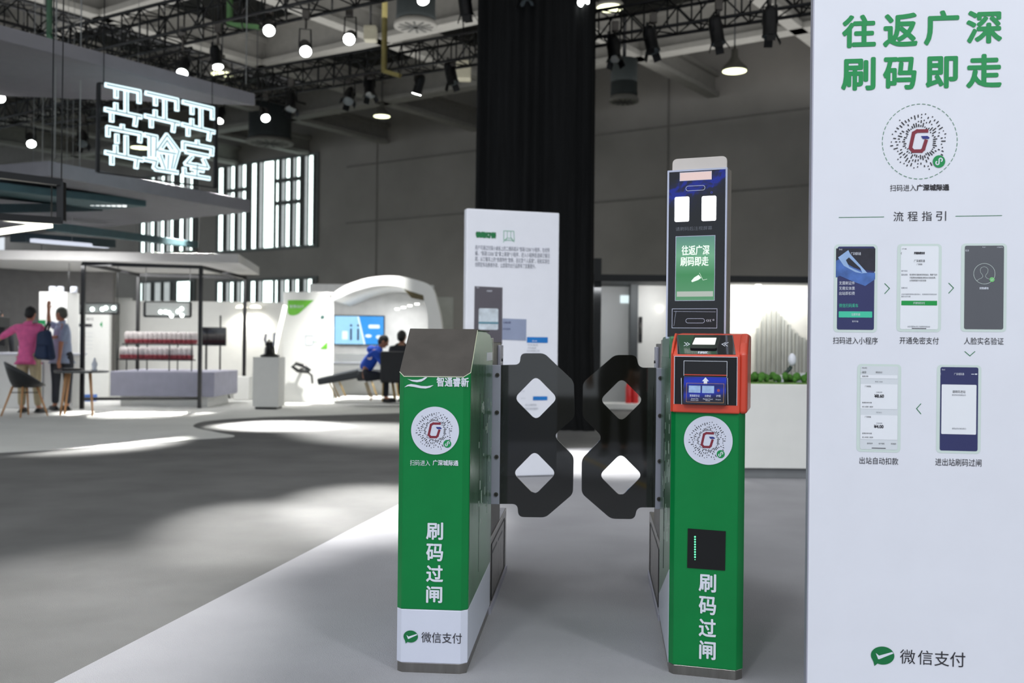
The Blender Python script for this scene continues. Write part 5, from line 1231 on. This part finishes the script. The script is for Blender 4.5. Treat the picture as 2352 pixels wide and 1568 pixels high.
# blue box under table
g = gnd(205, 922); o = MB().box(-.1, .12, -.08, .08, 0, .13).build('blue_box', mat('blue_box', (60, 110, 190), .5), None, .01); o.location = (g.x, g.y, .008); tag(o, 'small blue box on the floor behind the round table leg', 'box')
MB().box(-.08, .1, -.06, .06, .13, .14).build('box_lid', white2, o)

# ------------------------------------------------------------ white curved pod
PY = 19.3; X = lambda px: pt(px, 780, PY).x; Zp = lambda py, px=830: pt(px, py, PY).z
pod = empty('exhibition_pod', (X(650), PY, .008)); x0_ = X(650); tag(pod, 'white exhibition pod with a curved arch roof and glowing interior', 'exhibition pod')
L = lambda px, py: (pt(px, py, PY).x - x0_, pt(px, py, PY).z - .008)
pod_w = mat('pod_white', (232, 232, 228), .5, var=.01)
zf_ = L(700, 670)[1]
MB().box(0, L(762, 700)[0], 0, .25, 0, zf_).build('front_wall', pod_w, pod, .01)
outer = spl([Vector(L(*p)).to_3d() for p in ((757, 679), (777, 664), (805, 650), (850, 637), (905, 633), (950, 641), (990, 657), (1004, 695), (1013, 735), (1016, 780), (1017, 850))], 5)
outer = [(v.x, v.y) for v in outer] + [(L(1017, 0)[0], 0)]
inner = spl([Vector(L(*p)).to_3d() for p in ((762, 690), (785, 681), (815, 668), (860, 656), (905, 656), (940, 668), (972, 692), (981, 720), (984, 780), (985, 850))], 5)
inner = [(v.x, v.y) for v in inner] + [(L(985, 0)[0], 0)]
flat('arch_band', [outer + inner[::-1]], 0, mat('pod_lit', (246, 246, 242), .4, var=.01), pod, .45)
# curved roof and side shell behind the band
mb = MB(); n = len(inner); vs = [(p[0], .2, p[1]) for p in inner] + [(p[0] * .97 + .1, 2.0, p[1] * .98) for p in inner]; fs = [(i, i + 1, n + i + 1, n + i) for i in range(n - 1)]
mb.add(vs, fs, True); sh = mb.build('roof_shell', pod_w, pod); md = sh.modifiers.new('t', 'SOLIDIFY'); md.thickness = .05; md.offset = 1
MB().box(.1, L(985, 0)[0], 2.0, 2.08, 0, L(905, 640)[1]).build('back_wall', mat('pod_back', (214, 214, 212), .6), pod)
flat('gable_vent', [[L(*p) for p in ((928, 664), (972, 678), (974, 690), (945, 684), (938, 676))]], -.01, mat('brass_dark', (92, 82, 50), .5), pod)
MB().box(L(780, 0)[0], L(1017, 0)[0] + .2, -.25, 2.0, 0, .1).build('floor_deck', pod_w, pod, .05)
for k, (px, py) in enumerate(((904, 709), (919, 705), (934, 701), (951, 697))):
    q = L(px, py); MB().lathe([(.04, 0), (.045, .03)], (q[0], .6, q[1]), 14).build('ceiling_spot', mat('warm_spot', (255, 255, 250), .3, emit=4, var=0), pod)
lw_ = lamp('pod_light', (x0_ + L(880, 0)[0], PY + .6, 2.05), (x0_ + L(860, 0)[0], PY + .7, 0), 28, (1.8, .6), kind='AREA')
# posters
flat('leaf_sign', [rounded([L(661, 689), L(721, 689), L(682, 724), L(661, 724)], [.01, .01, .15, .15])], -.004, mat('leaf_green', (104, 184, 52), .5), pod)
lettering('leaf_sign_text', [('智慧出行', L(665, 706)[:1] + (L(698, 706)[0],) + (L(665, 707)[1], L(665, 700)[1]))], ink_white, pod, -.008)
flat('corner_sign', [[L(735, 801), L(752, 801), L(752, 785)]], -.004, MATS['leaf_green'], pod)
mb = MB()
for (a, b) in (((702, 770), (719, 792)),): frame_strokes(mb, (L(*a)[0], L(*b)[0], L(*b)[1], L(*a)[1]), .02, -.004)
mb.build('poster_outline', mat('poster_grey', (190, 198, 204), .6), pod)
mb = MB(); text_to(mb, '便捷支付', (L(728, 0)[0], L(744, 0)[0], L(0, 779)[1], L(0, 775)[1]), -.004); text_to(mb, '绿色出行', (L(727, 0)[0], L(745, 0)[0], L(0, 756)[1], L(0, 753)[1]), -.004); mb.build('poster_text', mat('poster_green', (110, 160, 130), .6), pod)
flat('poster_dot', [ell(*L(741, 728), .036, n=20)], -.004, mat('poster_teal', (70, 110, 104), .6), pod)
# wall TV
a, b = pt(766, 723, PY + 1.85), pt(882, 793, PY + 1.85)
tv = empty('television', ((a.x + b.x) / 2, PY + 1.96, (a.z + b.z) / 2)); tag(tv, 'wall television with blue picture inside the white pod', 'television'); w2, h2 = (b.x - a.x) / 2, (a.z - b.z) / 2
MB().box(-w2, w2, -.06, 0, -h2, h2).build('casing', black, tv, .01)
flat('picture', [rect(-w2 + .02, w2 - .02, -h2 + .02, h2 - .02)], -.063, mat('tv_sky', (150, 205, 240), .3, emit=1.0, var=.05), tv)
flat('picture_blue', [[(-.02, h2 - .02), (w2 - .02, h2 - .02), (w2 - .02, -h2 + .02), (.12, -h2 + .02)]], -.066, mat('tv_blue', (20, 140, 220), .3, emit=1.0, var=.05), tv)
mb = MB(); stroke_to(mb, [(-.02, h2 - .04), (.12, -h2 + .03)], .035, -.068); shape_to(mb, [rect(.2, w2 - .1, .04, .12, .03)], -.068); shape_to(mb, [ell(.2, -.12, .07, .035)], -.068); shape_to(mb, [ell(.42, -.14, .06, .04)], -.068); shape_to(mb, [rect(-.36, -.24, -.2, -.02, .02)], -.068); mb.build('picture_white', mat('tv_white', (225, 240, 250), .3, emit=1, var=0), tv)
mb = MB()
for x in (-.17, .0 - .02): stroke_to(mb, [(x, .02), (x, -.2)], .04, -.07); shape_to(mb, [ell(x, .1, .025)], -.07)
mb.build('picture_figures', mat('tv_navy', (30, 40, 84), .3, emit=.8, var=0), tv)
MB().box(-.1, -.06 + .1, 0, .03, -.1, .1).build('bracket', blackm, tv)
# inner counter with glass
a = pt(757, 831, PY + 1.1); b = pt(960, 831, PY + 1.1); o = empty('counter', (a.x, PY + .95, .108)); tag(o, 'white counter with a glass panel inside the pod under the television', 'counter')
MB().box(0, b.x - a.x - .2, 0, .5, 0, a.z - .13).build('cabinet', white2, o, .01); MB().box(-.02, b.x - a.x - .18, -.02, .52, a.z - .13, a.z - .108).build('worktop', white, o)
c_ = pt(771, 812, PY + 1.1); MB().box(c_.x - a.x, c_.x - a.x + .8, .1, .11, a.z - .108, c_.z - .108).build('glass_panel', tg, o)
# black folding vacuum head display on the wall
p = pt(692, 848, PY - .12); o = empty('vacuum_tool', p); tag(o, 'black looped vacuum tool with hose fixed to the pod front wall', 'appliance')
kx = PY / F
def V(px, py): return ((px - 692) * kx, 0, -(py - 848) * kx)
MB().tube([V(672, 842), V(680, 835), V(697, 840), V(712, 851), V(706, 853), V(684, 851)], .035, 8, closed=True).build('loop_handle', black, o); MB().tube([V(706, 853), V(716, 862), V(718, 880)], .022, 8).build('hose', black, o); MB().bar((0, 0, .0), (0, .13, 0), .05).build('wall_mount', blackm, o)
# lounge chairs, chair and two seated people on the pod deck
def lounger(px, py, rz, lbl):
    g = gnd(px, py, .108); o = empty('lounge_chair', (g.x, g.y, .108), rz); tag(o, lbl, 'lounge chair', 'dark grey loungers in front of the pod counter')
    cloth = mat('lounge_grey', (58, 62, 66), .8, var=.12, scale=5)
    MB().hull8([(-.95, -.3, .28), (-.2, -.3, .42), (-.2, .3, .42), (-.95, .3, .28)], [(-.98, -.3, .40), (-.22, -.3, .58), (-.22, .3, .58), (-.98, .3, .40)]).build('backrest', cloth, o, .03)
    MB().hull8([(-.25, -.3, .36), (.55, -.3, .40), (.55, .3, .40), (-.25, .3, .36)], [(-.25, -.3, .54), (.56, -.3, .52), (.56, .3, .52), (-.25, .3, .54)]).build('seat', cloth, o, .04)
    for (xa, xb__) in ((-.75, -.6), (-.1, .02), (.4, .45)):
        for y in (-.22, .22): MB().tube([(xa, y, .33), (xb__, y * 1.15, 0)], .014, 6).build('leg', mat('brass_leg', (170, 142, 84), .4, metal=.5), o)
    return o
lounger(852, 918, .08, 'dark grey lounge chair under the person in blue, nearer of two'); lounger(850, 913, .16, 'dark grey lounge chair behind, its backrest raised beside the other lounger').location.y += .8
g = gnd(838, 920, .108)
SE = dict(SEAT)
hp = person((g.x - .05, g.y + .05, .07), -math.pi / 2 + .15, 'person in a royal blue hoodie sitting hunched on the lounge chair', dict(SEAT, spine=(0, .08, .70), chest=(0, .2, .88), neck=(0, .31, 1.02), head=(0, .37, 1.13), shL=(-.17, .22, .95), shR=(.17, .22, .95), elL=(-.2, .36, .72), elR=(.2, .36, .72), wrL=(-.08, .5, .6), wrR=(.08, .5, .6)), blueh, navyt, black, hair_k, skin_d, 1.0, .95)
MB().ball((0, .15, .985), (.12, .09, .075)).build('hood', blueh, hp)
MB().lathe([(.045, 0), (.045, .004)], (.128 + .03, .12, .84), 16, 'x').build('hoodie_badge', mat('badge_pink', (232, 214, 220), .6), hp)
g = gnd(912, 920, .108)
o = empty('lounge_armchair', (g.x + .05, g.y, .108), 0); tag(o, 'black high-backed chair on slim brass legs half hidden by the left gate', 'chair')
MB().box(-.33, .33, -.33, -.2, .36, .92).build('backrest', mat('chair_black', (34, 36, 40), .7), o, .03); MB().box(-.33, .33, -.3, .3, .34, .46).build('seat', MATS['chair_black'], o, .03)
for x in (-.28, .28):
    for y in (-.25, .25): MB().tube([(x, y, .36), (x * 1.05, y, 0)], .014, 6).build('leg', MATS['brass_leg'], o)
person((g.x + .05, g.y + .05, .06), -.2, 'person with short black hair sitting in the black high-backed chair', dict(SEAT, elR=(.3, .2, .9), wrR=(.32, .32, 1.02)), darkc, navyt, black, hair_k, skin, 1.04, .9)
# side screen right of the pod
wall_px('side_panel', 'narrow grey white panel standing right behind the pod', 1005, 1041, 682, 22.2, mat('panel_pale', (176, 178, 172), .7))
# ------------------------------------------------------------ middle sign panel
FM = Frame((pt(1072, 700, 8.95).x, 8.75, 0), -math.radians(17))
ms = FM.empty('sign_panel'); tag(ms, 'white standing sign with green heading and phone pictures behind the gates', 'sign panel')
wM = FM.pix(1283, 700)[0]; zM = (FM.pix(1090, 479)[1])
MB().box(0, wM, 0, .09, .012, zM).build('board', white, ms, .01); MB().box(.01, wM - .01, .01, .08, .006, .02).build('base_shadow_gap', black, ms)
B = FM.box
lettering('heading', [('铁路订餐', B(1092, 532, 1140, 547), .006)], ink_dkgreen, ms, -.003)
mb = MB(); icp = [(1157, 530), (1180, 531), (1181, 552), (1157, 551)]
stroke_to(mb, [FM.pix(*p) for p in icp + icp[:1]], .006, -.003); stroke_to(mb, [FM.pix(*p) for p in ((1165, 531), (1165, 545), (1161, 553))], .005, -.003); stroke_to(mb, [FM.pix(*p) for p in ((1173, 532), (1173, 545), (1178, 554))], .005, -.003); stroke_to(mb, [FM.pix(1156, 556), FM.pix(1163, 547), FM.pix(1175, 547), FM.pix(1181, 556)], .005, -.003)
mb.build('train_icon', mat('pale_green_ink', (130, 180, 156), .5), ms)
lettering('paragraph', [('用户可通过扫描小桌板上的二维码或从“铁路12306”小程序，在线预', B(1091, 566, 1262, 577)), ('餐，“铁路12306”或“掌上高铁”小程序，进入小程序后选择订餐日', B(1091, 579, 1262, 590)), ('期，从订餐车上的“铁路特色”套餐，送达至个人座席”，轻松实现在', B(1091, 592, 1262, 603)), ('线预定车站美食外卖，让旅客的出行品质有了显著提升。', B(1091, 604, 1230, 615))], mat('grey_ink_soft', (120, 124, 136), .6), ms, -.003)
ph = flat('phone_picture', [[FM.pix(*p) for p in ((1090, 657), (1154, 660), (1153, 790), (1088, 790))]], -.003, mat('phone_dark', (84, 80, 88), .5, var=.05), ms); part_label(ph, 'dark phone picture')
flat('food_photo', [rect(*B(1099, 708, 1144, 757), .015)], -.005, mat('food_photo', (196, 206, 214), .5, var=.2, scale=14), ph); flat('food_stripe', [rect(*B(1099, 739, 1144, 743.5))], -.007, mat('teal_stripe', (90, 136, 152), .5), ph)
lettering('phone_text', [('点餐首页', B(1117, 666, 1130, 670)), ('9:41', B(1094, 659, 1100, 662))], ink_white, ph, -.006)
p2_ = flat('phone_picture', [[FM.pix(*p) for p in ((1154, 731), (1209, 733), (1208, 782), (1153, 780))]], -.003, mat('phone_bluegrey', (140, 150, 176), .5), ms); part_label(p2_, 'blue grey phone picture')
lettering('phone_text', [('订单详情', B(1155, 738, 1173, 743)), ('车次信息', B(1155, 753, 1172, 757))], ink_navy, p2_, -.006)
p3_ = flat('phone_picture', [rect(*B(1210, 774, 1258, 787), .004), rect(*B(1224, 910, 1257, 919), .003)], -.003, mat('phone_azure', (0, 112, 190), .5), ms); part_label(p3_, 'bright blue header bars')
lettering('phone_text', [('餐品列表', B(1222, 781, 1233, 785))], ink_white, p3_, -.006)
lettering('faint_text', [('列车餐品', B(1212, 790, 1235, 794)), ('特色套餐', B(1212, 797, 1231, 801)), ('站外美食订购', B(1210, 803, 1239, 808)), ('合计支付', B(1196, 913, 1206, 916)), ('支付订单', B(1194, 896, 1204, 900)), ('线上点餐送至', B(1206, 927, 1232, 932)), ('座席方便快捷服务', B(1205, 936, 1236, 941))], mat('faint_ink', (168, 172, 180), .6), ms, -.003)

# ------------------------------------------------------------ right background rooms
RY_ = 19.2
def room_wall(x0, x1, yt, Y, m, lbl, name='room_wall', z0=.008): return wall_px(name, lbl, x0, x1, yt, Y, m, .12, z0, 'wall panel')
room_wall(1340, 1450, 650, RY_, mat('wall_lgrey', (172, 174, 174), .7, var=.02), 'light grey stand wall between the black drape and the dark door post', 'stand_wall')
room_wall(1462, 1560, 646, RY_ - .4, white2, 'white wall with the black door handle behind the right gate', 'stand_wall')
cream = mat('wall_cream', (206, 204, 196), .7, var=.02)
o, wx0, ww, wz = room_wall(1560, 1990, 650, RY_ - 1.0, cream, 'cream stand wall with mountain-shaped slats above the white counter', 'stand_wall')
a = pt(1447, 640, RY_ - .6); b = pt(1464, 640, RY_ - .6)
o2 = MB().box(0, b.x - a.x, 0, .3, .008, a.z).build('door_post', mat('post_dark', (52, 56, 58), .6)); o2.location = (a.x, RY_ - .75, 0); tag(o2, 'dark vertical door post between grey and white stand walls', 'post')
a = pt(1364, 632, RY_ - 1.6); b = pt(1990, 632, RY_ - 1.6)
o3 = MB().box(0, b.x - a.x, 0, 3.3, a.z - .1, a.z + .02).build('header_beam', mat('beam_black', (38, 40, 42), .6)); o3.location = (a.x, RY_ - 1.6, 0); tag(o3, 'long black header beam along the top of the right-hand stand walls', 'beam')
a = pt(1365, 700, RY_ - 1.7); o4 = MB().box(0, .13, 0, .13, 0, a.z + .83).build('corner_post', MATS['beam_black']); o4.location = (pt(1364, 700, RY_ - 1.5).x, RY_ - 1.5, .008); o4.scale = (1, 1, 1); tag(o4, 'black corner post just right of the drape', 'post')
# door handle
a, b = pt(1467, 727, RY_ - .42), pt(1475, 787, RY_ - .42); o = MB().box(0, b.x - a.x, -.02, 0, b.z, a.z).build('door_handle_plate', black, None, .01); o.location = (a.x, RY_ - .4, 0); tag(o, 'tall black door handle plate on the white wall', 'door handle')
MB().tube([(.035, -.02, a.z - .12), (.035, -.06, a.z - .14), (.035, -.06, a.z - .3), (.035, -.02, a.z - .32)], .008, 6).build('grip', steel, o)
# small lit sign
a, b = pt(1425, 678, RY_ - .02), pt(1447, 696, RY_ - .02); o = MB().box(0, b.x - a.x, -.03, 0, b.z, a.z).build('lit_sign', mat('pale_lit', (214, 232, 236), .4, emit=.9, var=0), None, .006); o.location = (a.x, RY_, 0); tag(o, 'small pale glowing rectangle high on the light grey wall', 'light')
for (px, py, Y, l) in ((1516, 709, RY_ - .43, 'tiny round light on the white wall left of the scanner column'), (1742, 658, RY_ - 1.1, 'round downlight at the top of the cream wall')):
    p = pt(px, py, Y); o = MB().lathe([(.06, -.01), (.06, .03)], n=16, axis='y').build('wall_light', mat('warm_lens2', (255, 252, 240), .3, emit=2.5, var=0)); o.location = p; tag(o, l, 'light')
lamp('room_light', (pt(1742, 0, RY_ - 1.5).x, RY_ - 1.6, 2.3), (pt(1742, 0, RY_).x, RY_ - .9, 1.2), 45, .05, 110, .8, (1, .97, .9))
# mountain slats
mo = empty('mountain_relief', (pt(1735, 0, RY_ - 1.02).x, RY_ - 1.0, 0)); tag(mo, 'pale mountain-shaped relief of vertical slats on the cream wall', 'wall decoration'); base = mo.location.x
tops = spl([Vector((1733, 765, 0)), Vector((1748, 722, 0)), Vector((1765, 709, 0)), Vector((1782, 712, 0)), Vector((1800, 735, 0)), Vector((1825, 765, 0)), Vector((1850, 780, 0)), Vector((1880, 800, 0))], 3)
for i in range(len(tops) - 1):
    a = pt(tops[i].x, tops[i].y, RY_ - 1.05); b = pt(tops[i + 1].x, tops[i].y, RY_ - 1.05); zb_ = pt(tops[i].x, 860, RY_ - 1.05).z - .3
    MB().box(a.x - base + .008, b.x - base - .008, -.08 - .03 * (i % 2), -.001, zb_, a.z).build('slat', mat('slat_%d' % (i % 2), ((188, 188, 180), (166, 168, 162))[i % 2], .7), mo)
# white counter with model landscape
cg = gnd(1717, 1100); cY = cg.y; zc_ = pt(1780, 882, cY).z
o = empty('counter', (pt(1700, 1000, cY).x, cY, .008)); tag(o, 'long white counter with a model landscape between right gate and sign panel', 'counter')
MB().box(-.02, 2.3, 0, .7, .09, zc_ - .008).build('cabinet', white2, o, .008); MB().box(.03, 2.3, .05, .65, 0, .09).build('recessed_base', mat('base_grey', (120, 122, 124), .7), o)
ground = MB().box(-.02, 2.3, .02, .7, zc_ - .008, zc_ + .004).build('moss_strip', mat('moss', (96, 130, 62), .9, var=.3, scale=30), o)
bush_m = mat('model_bush', (70, 120, 42), .9, var=.3, scale=20, bump=.6, bscale=60)
def bush():
    mb = MB(); rnd = random.Random(2)
    for k in range(7): mb.ball((rnd.uniform(-.012, .012), rnd.uniform(-.012, .012), .035 + rnd.uniform(-.012, .022)), rnd.uniform(.018, .026), 9, 7)
    return mb.build('model_bush', bush_m)
b0 = bush(); bx = [1722, 1733, 1741, 1750, 1759, 1776, 1785, 1803, 1812, 1830, 1846, 1855, 1868]
words = ['first', 'second', 'third', 'fourth', 'fifth', 'sixth', 'seventh', 'eighth', 'ninth', 'tenth', 'eleventh', 'twelfth', 'thirteenth']
for k, px in enumerate(bx):
    t = b0 if k == 0 else b0.copy()
    if k: C.objects.link(t)
    yy_ = cY + .12 + .05 * (k % 3); p = pt(px, 870, yy_); t.location = (p.x, yy_, zc_ + .004); t.scale = (1.25, 1.25, 1.15 + .25 * (k % 2)); t.rotation_euler = (0, 0, k)
    tag(t, 'small green model bush on the white counter, %s from the left' % words[k], 'model bush', 'model bushes on the counter')
# robot lamp: white head on dark arm
p = pt(1812, 870, cY + .3); o = empty('desk_robot', (p.x, cY + .3, zc_ + .004)); tag(o, 'white rounded head on a dark arm standing among the model bushes', 'desk robot')
MB().lathe([(.06, 0), (.06, .02), (.02, .03)], n=16).build('base', black, o); MB().tube([(0, 0, .02), (-.07, 0, .05), (0.0, 0, .12), (.02, 0, .15)], .018, 8).build('arm', mat('arm_dark', (34, 54, 48), .5), o); MB().ball((.025, -.01, .215), (.038, .038, .06)).build('head', white, o)
for k, (px, wdt, ht) in enumerate(((1790, .05, .05), (1797, .03, .07), (1838, .09, .09))):
    p = pt(px, 872, cY + .15); o = empty('model_building', (p.x, cY + .16, zc_ + .004)); tag(o, ('tiny white model block left of the desk robot', 'thin white model tower beside the desk robot', 'largest white model building near the sign panel')[k], 'model building', 'white model buildings on the counter')
    MB().box(-wdt / 2, wdt / 2, 0, .05, 0, ht).build('tower', white, o, .003); MB().box(-wdt / 2 - .006, wdt / 2 + .006, -.006, .056, ht, ht + .006).build('roof', white2, o)
# low white ledge and fire extinguishers
a = pt(1385, 926, 18.0); o = MB().box(0, 3.2, 0, .5, .008, .12).build('floor_ledge', white2, None, .01); o.location = (a.x, 18.2, 0); tag(o, 'low white ledge on the floor under the fire extinguishers', 'ledge')
red = mat('extinguisher_red', (206, 40, 40), .35, coat=.4)
for k, px in enumerate((1444, 1459)):
    Yx = 18.35; p = pt(px, 900, Yx); o = empty('fire_extinguisher', (p.x, Yx, .12)); tag(o, ('left', 'right')[k] + ' one of two red fire extinguishers seen through the right flap', 'fire extinguisher', 'pair of fire extinguishers')
    MB().lathe([(.055, 0), (.06, .03), (.06, .3), (.03, .37), (.02, .39)], n=18).build('cylinder', red, o); MB().box(-.02, .06, -.015, .015, .39, .43).build('valve', black, o); MB().tube([(.03, 0, .39), (.085, 0, .3), (.08, 0, .12)], .01, 6).build('hose', black, o)
# ------------------------------------------------------------ what stands behind the camera and shows in the glossy flaps
person((.12, -1.9, .006), 0.1, 'person in black clothes standing behind the camera, seen in the flap reflection', {}, darkc, black, black, hair_k, skin, 1.0, .95)
person((.62, -.35, .006), 0.0, 'person in dark clothes standing just right of the camera, seen in the flap reflection', {}, darkc, black, black, hair_k, skin, 1.05, .95)
tp = slab('floor_tape', [Vector((-.35, -2.0, 0)), Vector((-.3, -2.08, 0)), Vector((.62, .55, 0)), Vector((.56, .6, 0))], .0062, .0075, mat('yellow_tape', (214, 178, 40), .6), 'yellow floor tape in front of the cabinets, mirrored in the right flap', 'floor tape')
# blue neon line across the hall behind the viewer, mirrored by the scanner glass
o = empty('neon_line', (-5.4, -4.2, 0)); tag(o, 'blue zigzag neon tube hanging behind the camera', 'neon tube')
nb = mat('neon_blue', (60, 84, 255), .3, emit=10, var=0)
zz_ = [(1300, 470), (1400, 430), (1480, 440), (1531, 452), (1545, 443), (1556, 453), (1567, 450), (1582, 434), (1600, 432), (1614, 418), (1628, 417), (1641, 430), (1652, 420), (1668, 404), (1720, 420), (1800, 400)]
MB().tube([((px - 1554) * .007, 0, 1.2 + (790 - py) * .0061) for px, py in zz_], .03, 8).build('neon_tube', nb, o)
MB().tube([(-.9, 0, 3.4), (-.9, 0, 9)], .01, 5).tube([(1.0, 0, 3.5), (1.0, 0, 9)], .01, 5).build('suspension_wire', blackm, o)
o = empty('neon_line', (-2.4, -4.8, 3.22), .35); tag(o, 'short thick blue neon bar hanging behind the camera, nearer than the zigzag tube', 'neon tube')
MB().tube([(-.9, 0, .1), (-.1, 0, .05), (.5, 0, -.02), (.9, 0, 0)], .05, 10).tube([(-.9, 0, -.1), (.2, 0, -.12)], .03, 8).build('neon_bar', nb, o)
MB().tube([(0, 0, .06), (0, 0, 6)], .01, 5).build('suspension_wire', blackm, o)
